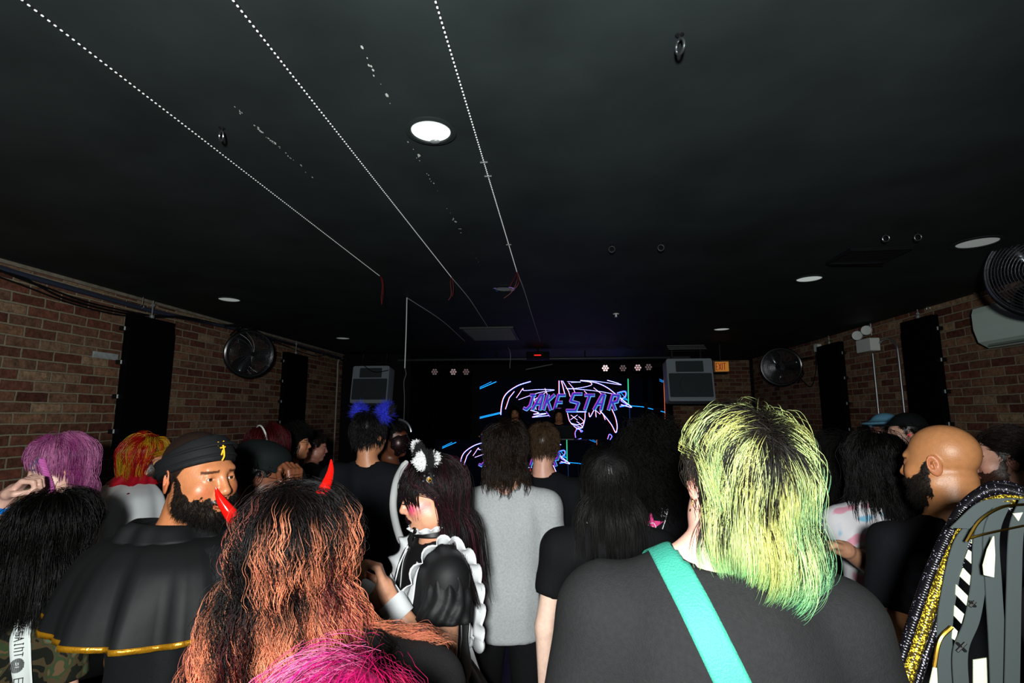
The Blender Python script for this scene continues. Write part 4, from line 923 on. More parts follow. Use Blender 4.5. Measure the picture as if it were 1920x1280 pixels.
# truss and par lamps
BAR = e = empty('lighting_bar', (-.3, 8.05, 2.6), label='black pipe carrying the stage lamps below the ceiling', cat='lighting bar')
G().cyl((-2.3, 0, 0), (2.3, 0, 0), .024).build('pipe', mc('bar', (60, 62, 64), rough=.4, metal=.5), e)
g = G(); [g.cyl((x, 0, 0), (x, 0, .118), .01) for x in (-2.1, -.7, .7, 2.1)]; g.build('hanger', MB, e)
for px, py, br, lab in ((815, 697, .10, 'dim stage lamp first from the left on the bar'), (850, 697, .3, 'brighter stage lamp second from the left on the bar'), (874, 697, .1, 'dim stage lamp third from the left on the bar'), (1135, 690, 1.6, 'brightest multi lens stage lamp on the right half of the bar'), (1168, 690, .12, 'dim stage lamp between the two bright ones'), (1196, 689, .7, 'second bright stage lamp on the right half of the bar'), (1216, 688, .12, 'dim stage lamp at the right end of the row')):
    c = at(px, py, Y=7.98); e = empty('stage_lamp', tuple(c), label=lab, cat='stage lamp', group='round stage lamps on the bar')
    G().lathe([(.06, 0), (.07, .01), (.07, .12), (.05, .16), (.0001, .165)], (0, 0, 0), (0, 1, .12)).build('housing', MB, e)
    g = G(); lm = mc('lens%s' % br, (110, 100, 105), rough=.2, emit=(255, 215, 215), es=br*.9)
    for i in range(7): t = 6.283*i/6; g.ball((0 if i == 6 else .037*math.cos(t), -.004, 0 if i == 6 else .037*math.sin(t)), (.015, .007, .015), 6)
    g.build('lenses', lm, e); G().tube([(-.075, .07, 0), (-.075, .06, .05), (0, .06, .085), (.075, .06, .05), (.075, .07, 0)], .006).cyl((0, .06, min(.09, 2.55-c[2])), (0, .07, 2.574-c[2]), .008).build('yoke', MB, e)
c = at(1008, 665, Y=7.6); e = empty('ceiling_projector', (c[0], 7.6, c[2]), label='black ceiling projector with a red glowing stripe', cat='projector')
G().rbox((0, .12, .0), (.34, .24, .1), .02, 2).build('housing', MB, e); G().box((0, -.003, -.005), (.10, .004, .012)).build('red_indicator', mc('redled', (255, 40, 30), emit=(255, 30, 20), es=2), e, smooth=False); G().cyl((0, .12, .05), (0, .12, H-c[2]-.002), .015).build('mount', MB, e)
c = at(1000, 690, Y=7.95); gb = G(); gb.tube([c+(-.12, 0, -.02)-np.array((-.3, 8.05, 2.6)), c+(.30, 0, .06)-np.array((-.3, 8.05, 2.6))], .008); gb.build('tilted_bar', GRY, BAR)
# ---------------------------------------------------------------- the crowd
def lc(*c): return np.array([lin(x) for x in c])
def gradcol(stops, var=.25, lockvar=.2):
    """stops: list of (u, colour); per strand brightness variation"""
    us = [s[0] for s in stops]; cs = lc(*[s[1] for s in stops])
    def fn(q, U, r, nl, per, T, P):
        sh = r.uniform(-.06, .06, (nl, per, 1)); uu = np.clip(U[None, None]+sh, 0, 1)
        C = np.stack([np.interp(uu, us, cs[:, k]) for k in range(3)], -1)
        return C*(1+r.uniform(-lockvar, lockvar, (nl, 1, 1, 1)))*(1+r.uniform(-var, var, (nl, per, 1, 1)))
    return fn
BLK = lambda b=18: gradcol([(0, (b, b-1, b-2)), (1, (b+3, b+1, b))], .4, .3)
def short(p, col, L=.045, nl=420, per=7, w=.0012, vol=.012, crown=(0, -.05, .11), seed=5, wave=0, m=None, **k):
    return grow(p.e, p.hc, p.R, nl=nl, per=per, T=6, L=L, vol=vol, g=k.pop('g', .12), w=w, col=gradcol([(0, col), (1, col)], .35, .25), crown=crown, spread=.008, clump=.35, seed=seed, lift=k.pop('lift', .35), wave=wave, m=m, **k)
def sub(p, o): return o
crowd = []
# --- person with green hair, back to us, aqua strap (nearest on the right)
p = person('wide person with bright green and teal hair and an aqua strap over a charcoal tee', 1384, 906, .98, yaw=-2, hd=(0, -4, 4), hofs=.055, g=1.22, sh=.195, skin=(226, 172, 154), res=.004, scalp=(52, 44, 36),
           topc='charcoal', topcol=(28, 28, 29), sleeve=.9, slope=.055, fold=.005, fat=.01, leg=(20, 20, 24), seed=11, neckw=1.05, zoff=.045)
PG = p
def greencol(q, U, r, nl, per, T, P):
    lime, yel, mint, teal, dark = lc((220, 236, 160), (222, 222, 132), (128, 220, 160), (14, 146, 120), (30, 26, 22))
    x = q[:, 0]; right = np.clip((x-.005)/.06, 0, 1)
    C = np.zeros((nl, per, T, 3)); U3 = U[None, :, None]
    pick = corr(q, r, 6); mid = np.where((pick < .3)[:, None], yel, lime); tip = mint*(1-right[:, None])+teal*right[:, None]*1.0
    lo = (.62-.60*right+(corr(q, r, 5)-.5)*.3)[:, None, None]; f = np.clip((U3-lo)/.35, 0, 1)*(.35+.65*right[:, None, None]); f = f+np.clip((U3-.72)/.28, 0, 1)*.5*(1-right[:, None, None]); f = np.clip(f, 0, 1)
    c = mid[:, None]*(1-f)+tip[:, None]*f
    rt = (.06+.30*corr(q, r, 7)+.10*(pick > .8))[:, None, None]; d = np.clip(1-(U3-rt)/.07, 0, 1); drk = (corr(q, r, 9) < .2); d = np.where(drk[:, None, None], np.clip(1.-(U3-.65)/.2, 0, 1), d)
    c = c*(1-d)+dark*d
    C[:] = c[:, None]; return C*(1+r.uniform(-.15, .15, (nl, per, 1, 1)))*(1+r.uniform(-.35, .25, (nl, 1, 1, 1)))
grow(p.e, p.hc, p.R, nl=560, per=28, T=20, L=.225, crown=(.016, -.088, .088), vol=.017, g=.30, wave=.0016, wf=30, frizz=.0004, clump=.5, w=.00042, spread=.0105, pj=.1, inward=.45, volf=lambda q: np.interp(q[:, 0], [-.05, 0, .05], [.1, .9, 2.3]), ear=-1, tipdir=(-1, 0, -.3), tipw=.10, col=greencol, coll=p.coll, seed=21,
     lenf=lambda q, L, r: L*np.interp(q[:, 0], [-.04, .0, .03, .06], [.88, 1, 1.12, 1.22])*np.interp(q[:, 2], [-.04, .03, .1], [.66, .85, 1]), flare=.03, rootf=lambda q: ~((q[:, 0] < -.045) & (q[:, 2] < .05)) & ~((q[:, 0] < -.02) & (q[:, 1] > .02)))
def tinycol(c): return gradcol([(0, c), (1, c)], .3, .2)
grow(p.e, p.hc, p.R, 'side_hair', nl=90, per=14, T=7, L=.04, vol=.004, g=.2, w=.0006, col=tinycol((46, 40, 34)), spread=.008, clump=.2, seed=22, rootf=lambda q: (q[:, 0] < -.045) & (q[:, 2] < .06) & (q[:, 2] > -.03) & (q[:, 1] < .04))
AQ = mat('aqua_webbing', (50, 134, 116), rough=.6, spec=.3, bump=.4, bscale=300)
o = drape(p, p.top, [tuple(p.inv(at(x, y, Y=.86))) for x, y in ((1205, 940), (1232, 996), (1300, 1130), (1372, 1282))]+[tuple(p.inv(at(1372, 1282, Y=.86))+np.array((.06, 0, -.16)))], AQ, 'shoulder_strap', .05, off=.004, cols=9)
if o: o['label'] = 'aqua webbing strap running across the back'
f = lambda q: p.hc+p.R @ np.array(q, float)
G().tube([f((-.075, .01, -.036)), f((-.077, .01, -.045)), f((-.078, .01, -.052))], .0018, 6).ball(f((-.078, .01, -.055)), .004, 6).build('earring', mc('gold', (190, 150, 60), rough=.25, metal=1), p.e)
g = G(); c0 = p.hc+np.array((-.02, .035, -.155)); g.tube([c0+np.array((.078*math.cos(t)-.035, .07*math.sin(t), .012*math.sin(t)-.018*math.cos(t))) for t in np.linspace(0, 6.283, 41)[:-1]], .0022, 8, True)
g.build('glow_necklace', mc('glow_green', (60, 200, 100), rough=.4, emit=(40, 210, 100), es=.3), p.e)
# --- person with curly red hair and devil horns
p = person('person in a black top with long copper streaked curls and glossy red devil horns', 560, 1034, 1.02, yaw=-2, hd=(0, -6, 0), hofs=-.075, g=1.12, sh=.19, skin=(232, 190, 160), res=.005, scalp=(30, 20, 20), topc='black1', topcol=(26, 25, 26), fold=.004, sleeve=.95, seed=12)
def redcol(q, U, r, nl, per, T, P):
    cop, pk, dark, wine = lc((232, 146, 108), (196, 104, 88), (17, 11, 11), (74, 18, 20)); x = q[:, 0]; back = (q[:, 1] < .02)
    pick = corr(q, r, 6); st = np.where((pick < .62)[:, None], cop, np.where((pick < .72)[:, None], pk, np.where((pick < .84)[:, None], wine, dark)))
    a = (.12+.30*corr(q, r, 6))[:, None, None]; U3 = U[None, :, None]; f = np.clip((U3-a)/.14, 0, 1)*np.where(r.random(nl) < .25, np.clip(1-(U3[:, :, 0].T[0][None]*0+0), 0, 1).max(), 1)[:, None, None] if False else np.clip((U3-a)/.14, 0, 1)
    end = np.clip((U3-.86)/.14, 0, 1)*(r.random(nl) < .4)[:, None, None]*.7
    c = dark*(1-f)+st[:, None]*f; c = c*(1-end)+dark*end
    return c[:, None]*(1+r.uniform(-.2, .2, (nl, per, 1, 1))*1.)*(1+r.uniform(-.4, .3, (nl, 1, 1, 1)))
grow(p.e, p.hc, p.R, nl=460, per=20, T=44, L=.42, part=(0, -.06, .07), vol=.036, g=.26, wave=.0058, wf=112, frizz=.0005, clump=.62, w=.00045, spread=.011, pj=.12, col=redcol, coll=p.coll, seed=31, flare=.0, inward=.12,
     lenf=lambda q, L, r: L*np.where(q[:, 2] < 0, .86, 1)*np.where(q[:, 0] > .02, .86, 1.))
f = lambda q: p.hc+p.R @ np.array(q, float)
HORN = mat('red_horn', (200, 14, 8), rough=.12, spec=.8, coat=1)
hb = G().tube([f((.098*math.sin(t), .0, .035+.098*math.cos(t))) for t in np.linspace(-1.5, 1.5, 24)], .006, 8).build('headband', mc('hb_black', (14, 14, 15)), p.e)
def horn(pts, r0, lab):
    S_p = spl(pts, 8); n = len(S_p); g = G(); g.tube(S_p, [r0*(1-i/(n-1))**.75+.0008 for i in range(n)], 14); o = g.build('horn', HORN, hb); o['label'] = lab
WP = lambda x, y, Y: p.inv(at(x, y, Y=Y))
horn([WP(452, 985, 1.0), WP(432, 962, 1.0), WP(413, 935, .99), WP(404, 913, .98)], .016, 'red horn curving up to the left')
horn([WP(604, 925, 1.02), WP(613, 905, 1.02), WP(620, 882, 1.01), WP(621, 861, 1.0)], .0125, 'red horn standing on the right')
def fishnet(tgt, pts, w, m): return drape(p, tgt, pts, m, 'fishnet_collar', w, off=.002, cols=5)
# --- person with pink hair right at the bottom edge
p = person('person at the very bottom edge with vivid pink and magenta hair', 628, 1490, .56, yaw=0, hd=(0, 6, 0), g=.95, sh=.17, skin='fair', res=.006, scalp=(200, 30, 110), topc='black2', topcol=(24, 24, 26), seed=13, slope=.04)
def pinkcol(q, U, r, nl, per, T, P):
    mg, ht, lt, rd = lc((170, 16, 104), (180, 26, 84), (200, 120, 150), (170, 10, 40)); x = q[:, 0]
    wr = np.clip((x-.01)/.05, 0, 1)[:, None]; wl = (np.exp(-((x+.02)/.03)**2)*(r.random(nl) < .55))[:, None]
    c = mg*(1-wr)+rd*wr; c = c*(1-wl*.8)+lt*wl*.8; c = np.where((r.random(nl) < .2)[:, None], ht, c)
    return np.broadcast_to(c[:, None, None], (nl, per, T, 3))*(1+r.uniform(-.3, .3, (nl, per, 1, 1)))
grow(p.e, p.hc, p.R, nl=460, per=22, T=12, L=.17, crown=(.03, .03, .125), vol=.016, g=.22, frizz=.0008, clump=.4, w=.0003, spread=.011, col=pinkcol, coll=p.coll, seed=41, flare=.04)
# --- person on the far left with long black hair and printed strap
p = person('person with very long straight black hair, camouflage tee and a white strap printed SAINT', 102, 998, 1.58, yaw=4, hd=(0, -4, 0), hofs=.085, g=.98, sh=.15, skin='fair', res=.006, scalp=(12, 12, 12), top='camo_tee', topm=None, topc='camo', topcol=(84, 82, 60), seed=14, fold=.005, sleeve=.9)
nt = p.topm.node_tree; b = nt.nodes['Principled BSDF']; tc = nt.nodes.new('ShaderNodeTexCoord'); nz = nt.nodes.new('ShaderNodeTexNoise'); nz.inputs['Scale'].default_value = 13; nz.inputs['Detail'].default_value = 1.5; nz.inputs['Distortion'].default_value = 1.2
cr = nt.nodes.new('ShaderNodeValToRGB'); cr.color_ramp.interpolation = 'CONSTANT'; E = cr.color_ramp.elements
E[0].color = tuple(lin((18, 20, 14)))+(1,); E[0].position = 0; E[1].position = .44; E[1].color = tuple(lin((62, 52, 34)))+(1,)
for q_, c_ in ((.5, (44, 56, 34)), (.56, (84, 66, 46)), (.62, (70, 86, 62))): e_ = E.new(q_); e_.color = tuple(lin(c_))+(1,)
nt.links.new(tc.outputs['Object'], nz.inputs['Vector']); nt.links.new(nz.outputs[0], cr.inputs[0]); nt.links.new(cr.outputs[0], b.inputs['Base Color'])
grow(p.e, p.hc, p.R, nl=420, per=13, T=20, L=.275, crown=(0, -.02, .12), vol=.036, g=.30, wave=.004, wf=24, frizz=.001, clump=.45, w=.0008, spread=.012, col=BLK(11), coll=p.coll, seed=51, flare=.03, lenf=lambda q, L, r: L*np.where(q[:, 2] < 0, .82, 1))
WP = lambda x, y, Y: p.inv(at(x, y, Y=Y)); a = WP(78, 1085, 1.30); b_ = WP(36, 1190, 1.26); c_ = WP(52, 1290, 1.26)
WST = mat('white_strap', (205, 212, 210), rough=.6); INK = mat('strap_ink', (12, 12, 14), rough=.7)
bt = BVHTree.FromObject(p.top, bpy.context.evaluated_depsgraph_get()); a, b_, c_ = [hitpx(p, bt, *q) for q in ((62, 1135), (46, 1190), (54, 1276))]
PT = [(a[0]+.025, 0, a[2]+.045), (a[0], 0, a[2]), (b_[0], 0, b_[2]), (c_[0], 0, c_[2]), (c_[0]+.03, 0, c_[2]-.25)]
st = drape(p, bt, PT, WST, 'printed_strap', .042, off=.012)
def strokes(parent, bt, pts2, m, name, w, off, inward=(0, 1, 0)):
    g = G()
    for a_, b2 in pts2:
        L = [np.array(a_)+(np.array(b2)-np.array(a_))*t for t in np.linspace(-.08, 1.08, 7)]; Q = []
        for q in L:
            h = bt.ray_cast(Vector((q[0], -.8, q[1])), Vector(inward), 1.6)
            if h[0] is not None: Q.append(np.array(h[0])-np.array(inward)*off)
        if len(Q) > 1: g.tube(Q, w, 4)
    return g.build(name, m, parent) if g.v else None
if st:
    st['label'] = 'white strap with black lettering SAINT and a round head logo'
    GL = {'S': [((.9, .1), (.1, .1)), ((.1, .1), (.1, .5)), ((.1, .5), (.9, .5)), ((.9, .5), (.9, .9)), ((.9, .9), (.1, .9))], 'A': [((.1, 1), (.45, 0)), ((.45, 0), (.9, 1)), ((.25, .6), (.75, .6))], 'I': [((.5, 0), (.5, 1)), ((.3, 0), (.7, 0)), ((.3, 1), (.7, 1))],
          'N': [((.15, 0), (.15, 1)), ((.15, .1), (.85, .1)), ((.85, .1), (.85, 1))], 'T': [((.1, .08), (.9, .08)), ((.5, .08), (.5, 1))], 'E': [((.1, 0), (.1, 1)), ((.1, 0), (.9, 0)), ((.1, .5), (.8, .5)), ((.1, 1), (.9, 1))], 'B': [((.1, 0), (.1, 1)), ((.1, 0), (.8, .1)), ((.8, .1), (.7, .45)), ((.1, .5), (.8, .55)), ((.8, .55), (.8, .95)), ((.1, 1), (.8, .95))]}
    sc = .0165; L = []
    o1 = hitpx(p, bt, 46, 1180); o2 = hitpx(p, bt, 54, 1240)
    for i, ch in enumerate('SAINT'):
        for (u1, v1), (u2, v2) in GL[ch]:
            # letters run down the strap, turned on their side
            cx = o1[0]+.002*i; cz = o1[2]-i*.0142
            L.append(((cx+.008-v1*sc, cz-u1*.0118), (cx+.008-v2*sc, cz-u2*.0118)))
    cx = o1[0]+.012; z0 = o1[2]-5*.0142-.056
    for (u1, v1), (u2, v2) in GL['E']: L.append(((cx+.008-v1*sc, z0-u1*.018), (cx+.008-v2*sc, z0-u2*.018)))
    for i in range(2):
        for (u1, v1), (u2, v2) in GL['BE'[i]]: cz = o1[2]+.075-i*.02; L.append(((o1[0]+.014-v1*sc, cz-u1*.015), (o1[0]+.014-v2*sc, cz-u2*.015)))
    for i in range(11):
        t = 6.283*i/11; q = (o1[0]-.002, o1[2]+.019); L.append(((q[0]+.006*math.cos(t), q[1]+.006*math.sin(t)), (q[0]+.0155*math.cos(t+.15), q[1]+.0155*math.sin(t+.15))))
    lg = o1[2]-5*.0142-.021
    for k in range(-6, 7): xx = k*.0022; hh = math.sqrt(max(0, 1-(xx/.0145)**2))*.017; L.append(((cx+xx-.006, lg-hh), (cx+xx-.006, lg+hh)))
    strokes(st, bt, L, INK, 'strap_print', .0013, .0142)
    strokes(st, bt, [((cx-.008, lg+.009), (cx-.006, lg+.001)), ((cx-.004, lg+.008), (cx-.0025, lg+.002)), ((cx-.007, lg-.004), (cx-.001, lg-.004))], WST, 'logo_marks', .0012, .0156)
# --- man in the black satin cape
p = person('smiling bearded man in a black head wrap and gold trimmed black satin cape', 372, 893, 1.34, yaw=-28, hd=(-78, -2, 0), hofs=.055, g=1.05, sh=.17, skin=(168, 106, 68), res=.0023, cres=.016, scalp=(30, 20, 16), beard=(16, 12, 10), browc=(24, 16, 12), topc='black3', topcol=(16, 18, 20), fat=.006, sleeve=.72, seed=15, leg=(14, 14, 15), mouth=.001,
           hands={1: ((0, .3, -1), (-1, 0, 0), .5)}, arms={-1: ((-.05, -.02, -.27), (.02, .12, -.2)), 1: ((.05, .0, -.28), (-.02, .2, -.15))})
SAT = mat('black_satin', (13, 15, 16), rough=.66, spec=.2, bump=.8, bscale=9); GOLD = mat('gold_trim', (196, 138, 28), rough=.28, metal=.7, spec=1, bump=.8, bscale=60)
z = p.zs
cp, tr = loft(p.e, 'cape', [(z+.085, .085, .085, 0, .0, .0), (z+.062, .11, .105, 0, 0, .002), (z+.055, .17, .15, 0, -.01, .002), (z+.015, .238, .18, 0, -.02, .004), (z-.04, .262, .205, 0, -.02, .009), (z-.09, .272, .220, 0, -.02, .013), (z-.13, .278, .228, 0, -.02, .016)], SAT, nf=13, seed=4, band=(.012, GOLD, 'gold_trim'))
col2, _ = loft(p.e, 'cape_collar', [(z+.070, .085, .085, 0, .0, .0), (z+.092, .094, .094, 0, -.012, .003, -.012), (z+.080, .108, .108, 0, -.018, .005, -.012), (z+.058, .135, .125, 0, -.018, .005)], SAT, nf=6, seed=5)
WR_ = mat('head_wrap', (13, 14, 16), rough=.75, spec=.2)
wr = cap_mesh(p, 'head_wrap', WR_, grow_=.013, cut=[((0, .09, .050), (0, .36, -1)), ((0, .0, .080), (0, -.75, 1))])
wr2 = G()
for k, (z0, dz) in enumerate(((.035, .0), (.052, .01))):
    wr2.tube([p.hc+p.R @ np.array((.0845*math.cos(t), -.014+.1045*math.sin(t), z0-.008+.040*math.sin(t)+dz)) for t in np.linspace(0, 6.283, 50)[:-1]], .0045, 6, True)
wr2.build('wrap_fold', WR_, wr)
g = G()
for a_, b2 in [((-.008, .026), (.0, .020)), ((.0, .020), (.010, .024)), ((-.002, .020), (.002, -.012)), ((.002, -.012), (.008, -.022)), ((-.006, .012), (.008, .010)), ((.003, .004), (.009, -.008)), ((.008, .024), (.012, .016))]:
    pts = []
    for t in np.linspace(0, 1, 4):
        x = .006+a_[0]+(b2[0]-a_[0])*t; zz = .072+(a_[1]+(b2[1]-a_[1])*t); yy = -.014+.107*math.sqrt(max(0, 1-(x/.088)**2-((zz-.036)/.1)**2)); pts.append(p.hc+p.R @ np.array((x, yy+.008, zz)))
    g.tube(pts, .0021, 6)
g.build('gold_emblem', mc('emb_gold', (226, 170, 40), rough=.4, spec=.6), wr)
# --- girl in the maid costume
p = person('girl in profile wearing a black and white maid dress and cow print ears', 811, 926, 1.78, yaw=118, hd=(-5, -12, 0), g=.92, sh=.165, skin=(216, 156, 124), res=.0028, cres=.012, fem=True, closed=True, lipc=(36, 12, 18), browc=(60, 36, 34), blush=(226, 70, 120), scalp=(30, 18, 20), fat=.004,
           top='dress_bodice', topc='blacksatin', topcol=(18, 18, 20), topm=mat('maid_satin', (16, 16, 18), rough=.62, spec=.3), sleeve=.45, hem=.98, fold=.003, seed=16, leg=(222, 190, 170),
           arms={-1: ((-.05, .02, -.25), (.10, .15, .20)), 1: ((.03, .08, -.22), (-.07, .17, .17))}, hands={-1: ((.25, .35, 1), (.2, 1, -.2), 1.0), 1: ((-.2, .4, 1), (0, 1, 0), .9)})
PM = p; e = p.e
WF = mat('white_frill', (206, 208, 210), rough=.7, spec=.2, bump=.2, bscale=60); z = p.zs
# puff sleeves
for k in (-1, 1):
    S = SDF(p.SH[k]-.14, p.SH[k]+.14, .007, .007); a_ = p.SH[k]; b_ = a_+(p.EL[k]-a_)*.42; S.cone(a_, b_, .066, .082, .02); S.fold(lambda X, Y_, Z: .005*np.sin(13*np.arctan2(Y_-a_[1], X-a_[0])+3*np.sin(Z*30))+.004*np.sin(X*70+Z*60)*np.sin(Y_*80)); dv = (p.EL[k]-a_); dv /= np.linalg.norm(dv); S.plane(a_+dv*.125, dv)
    V, Q = S.net(); mesh_np('puff_sleeve', V, Q, mat('puff_satin', (16, 16, 18), rough=.62, spec=.3, bump=.8, bscale=22), e)
def frill(path, out, width, name, m, waves=9, amp=.012, parent=None, n=70):
    """ruffled band along path; out = outward directions"""
    P = np.array(spl(path, 16)); O = np.array(spl(out, 16)); O /= np.linalg.norm(O, axis=1, keepdims=True); T = np.gradient(P, axis=0); T /= np.linalg.norm(T, axis=1, keepdims=True)+1e-9; N = np.cross(T, O); V = []; m_ = 5
    for i in range(len(P)):
        u = i/(len(P)-1)
        for j in range(m_): v = j/(m_-1); V.append(P[i]+O[i]*width*v*(1+.12*math.sin(waves*6.283*u))+N[i]*amp*v*math.sin(waves*6.283*u)+T[i]*amp*.6*v*math.cos(waves*6.283*u))
    o = mesh_np(name, V, [(i*m_+j, i*m_+j+1, (i+1)*m_+j+1, (i+1)*m_+j) for i in range(len(P)-1) for j in range(m_-1)], m, parent or e); o.modifiers.new('t', 'SOLIDIFY').thickness = .0025; return o
for k in (-1, 1):
    fr = [(k*.055, .115, z-.24), (k*.085, .115, z-.13), (k*.10, .075, z-.01), (k*.105, .0, z+.052), (k*.10, -.075, z+.0), (k*.075, -.118, z-.12), (k*.05, -.125, z-.26)]
    o = frill(fr, [(k*.8, .3, 0), (k*1, .5, .1), (k*1, .4, .4), (k*.9, 0, .75), (k*1, -.5, .3), (k*1, -.4, .1), (k*.8, -.3, 0)], .052, 'shoulder_frill', WF, 12, .013)
    S_ = drape(p, p.top, [(k*.062, 0, z-.27), (k*.078, 0, z-.13), (k*.092, 0, z+.0)], WF, 'apron_strap', .03, inward=(0, -1, 0)); S_ = drape(p, p.top, [(k*.062, 0, z-.27), (k*.078, 0, z-.13), (k*.092, 0, z+.0)], WF, 'apron_strap', .03, inward=(0, 1, 0))
    pts = [np.array(q)+np.array((k*.006, .004*np.sign(q[1]), .004)) for q in fr]; G().tube(spl(pts, 8), .0028, 6).build('black_piping', mc('blk_ribbon', (12, 12, 14), rough=.4), e)
# neckline frill, collar and choker
nk = p.nb+(p.hc-p.nb)*.42
frill([(-.055, .115, z-.10), (-.03, .128, z-.145), (0, .132, z-.16), (.03, .128, z-.145), (.055, .115, z-.10)], [(0, .6, 1), (0, .7, .8), (0, .7, .8), (0, .7, .8), (0, .6, 1)], .038, 'chest_frill', WF, 6, .008)
def neckring(c, r, out, width, name, m, waves, amp):
    P = [(c[0]+r*math.cos(t), c[1]+r*1.05*math.sin(t), c[2]+.012*math.sin(t)*-1) for t in np.linspace(0, 6.283, 17)]; O = [(math.cos(t), math.sin(t), out) for t in np.linspace(0, 6.283, 17)]; return frill(P, O, width, name, m, waves, amp)
neckring(nk+(0, 0, -.010), .064, 1.2, .024, 'choker_frill', WF, 14, .007)
loft(e, 'black_choker', [(nk[2]-.030, .066, .069, nk[0], nk[1], 0), (nk[2]-.008, .064, .068, nk[0], nk[1], 0)], mc('blk_ribbon', (12, 12, 14)), thick=.004)
g = G(); bc = nk+np.array((-.0, .07, -.012))
for k in (-1, 1): g.ball(bc+(k*.022, 0, .004), (.02, .008, .011), 8); g.tube([bc, bc+(k*.012, .01, -.03), bc+(k*.016, .008, -.055)], [.004, .006, .003], 6)
g.ball(bc, .008, 6).build('neck_bow', mc('blk_ribbon', (12, 12, 14)), e)
g = G(); bc = np.array((0, .142, z-.115))
for k in (-1, 1): g.ball(bc+(k*.02, 0, .004), (.018, .006, .009), 8); g.tube([bc, bc+(k*.012, .0, -.03), bc+(k*.018, .0, -.05)], [.003, .004, .002], 6)
g.build('chest_bow', mc('blk_ribbon', (12, 12, 14)), e)
# skirt, apron, waist bow, cuffs, arm ribbon
zw = p.s*1.02
loft(e, 'skirt', [(zw+.02, .125, .10, 0, 0, 0), (zw-.03, .16, .14, 0, 0, .006), (zw-.18, .24, .23, 0, 0, .016), (zw-.40, .31, .31, 0, 0, .028)], p.topm, nf=12, seed=8)
loft(e, 'apron', [(zw+.03, .13, .108, 0, .002, 0), (zw-.03, .165, .150, 0, .004, .004), (zw-.18, .235, .235, 0, .010, .010), (zw-.32, .27, .29, 0, .012, .016)], WF, nf=8, seed=9, span=(.35, math.pi-.35), n=50)
loft(e, 'waistband', [(zw+.06, .128, .106, 0, 0, 0), (zw+.015, .132, .11, 0, 0, 0)], WF, thick=.005)
g = G(); bc = np.array((0, -.125, zw+.03))
for k in (-1, 1): g.ball(bc+(k*.05, -.02, .01), (.05, .014, .026), 8, rot(0, 0, -k*20)); g.tube([bc, bc+(k*.03, -.03, -.12), bc+(k*.05, -.05, -.28), bc+(k*.07, -.09, -.4)], [.008, .016, .02, .014], 8)
g.ball(bc, .018, 8).build('apron_bow', WF, e)
for k in (-1, 1):
    a_, b_ = p.EL[k], p.WR[k]; d_ = (b_-a_)/np.linalg.norm(b_-a_); g = G(); g.lathe([(.039, 0), (.041, .03), (.044, .062), (.041, .060), (.036, .0)], a_+d_*(np.linalg.norm(b_-a_)-.075), d_, 24); g.build('white_cuff', WF, e)
    q0 = p.SH[k]+(p.EL[k]-p.SH[k])*.45; q1 = p.EL[k]+(p.SH[k]-p.EL[k])*.15; g = G(); g.tube([q0+(k*.012, -.045, 0), (q0+q1)/2+(k*.02, -.045, 0), q1+(k*.015, -.04, 0)], .003, 6); g.build('arm_ribbon', mc('blk_ribbon', (12, 12, 14)), e)
def maidcol(q, U, r, nl, per, T, P):
    d, pk, wn = lc((26, 18, 20), (206, 108, 132), (70, 16, 34)); c = np.broadcast_to(d, (nl, 3)).copy()
    c[(r.random(nl) < .16)] = wn; c[(q[:, 1] > .075) & (np.abs(q[:, 0]) > .0) & (r.random(nl) < .25)] = pk
    return np.broadcast_to(c[:, None, None], (nl, per, T, 3))*(1+r.uniform(-.3, .4, (nl, per, 1, 1)))
grow(e, p.hc, p.R, nl=300, per=14, T=18, L=.37, part=(0, -.05, .08), vol=.016, g=.30, wave=.002, wf=20, frizz=.0006, clump=.5, w=.0009, spread=.009, col=maidcol, coll=p.coll, seed=61, cy=-.012, rootf=lambda q: (q[:, 1] < .055), tipdir=p.R @ np.array((0, -1, 0)), tipw=.1)
grow(e, p.hc, p.R, 'fringe', nl=46, per=14, T=9, L=.125, crown=(0, -.02, .12), vol=.014, g=.32, frizz=.0006, clump=.5, w=.0009, spread=.008, col=maidcol, seed=62, clear=False, rootf=lambda q: (q[:, 1] > .045))
f = lambda q: p.hc+p.R @ np.array(q, float)
g = G()
for k in (-1, 1):
    for i in range(9): x = k*(.018+.003*i); g.tube([f((x, .088-.0008*i, .0)), f((x+k*.003, .101-.0008*i, -.004)), f((x+k*.008, .113-.0008*i, .0))], [.0013, .001, .0004], 4)
    g.tube([f((k*.017, .088, -.001)), f((k*.03, .092, -.004)), f((k*.046, .084, .002)), f((k*.054, .076, .007))], .0016, 5)
g.build('eyelashes', mc('lash', (8, 6, 8), rough=.6), e)
COW = mat('cow_fur', attr=True, rough=.9)
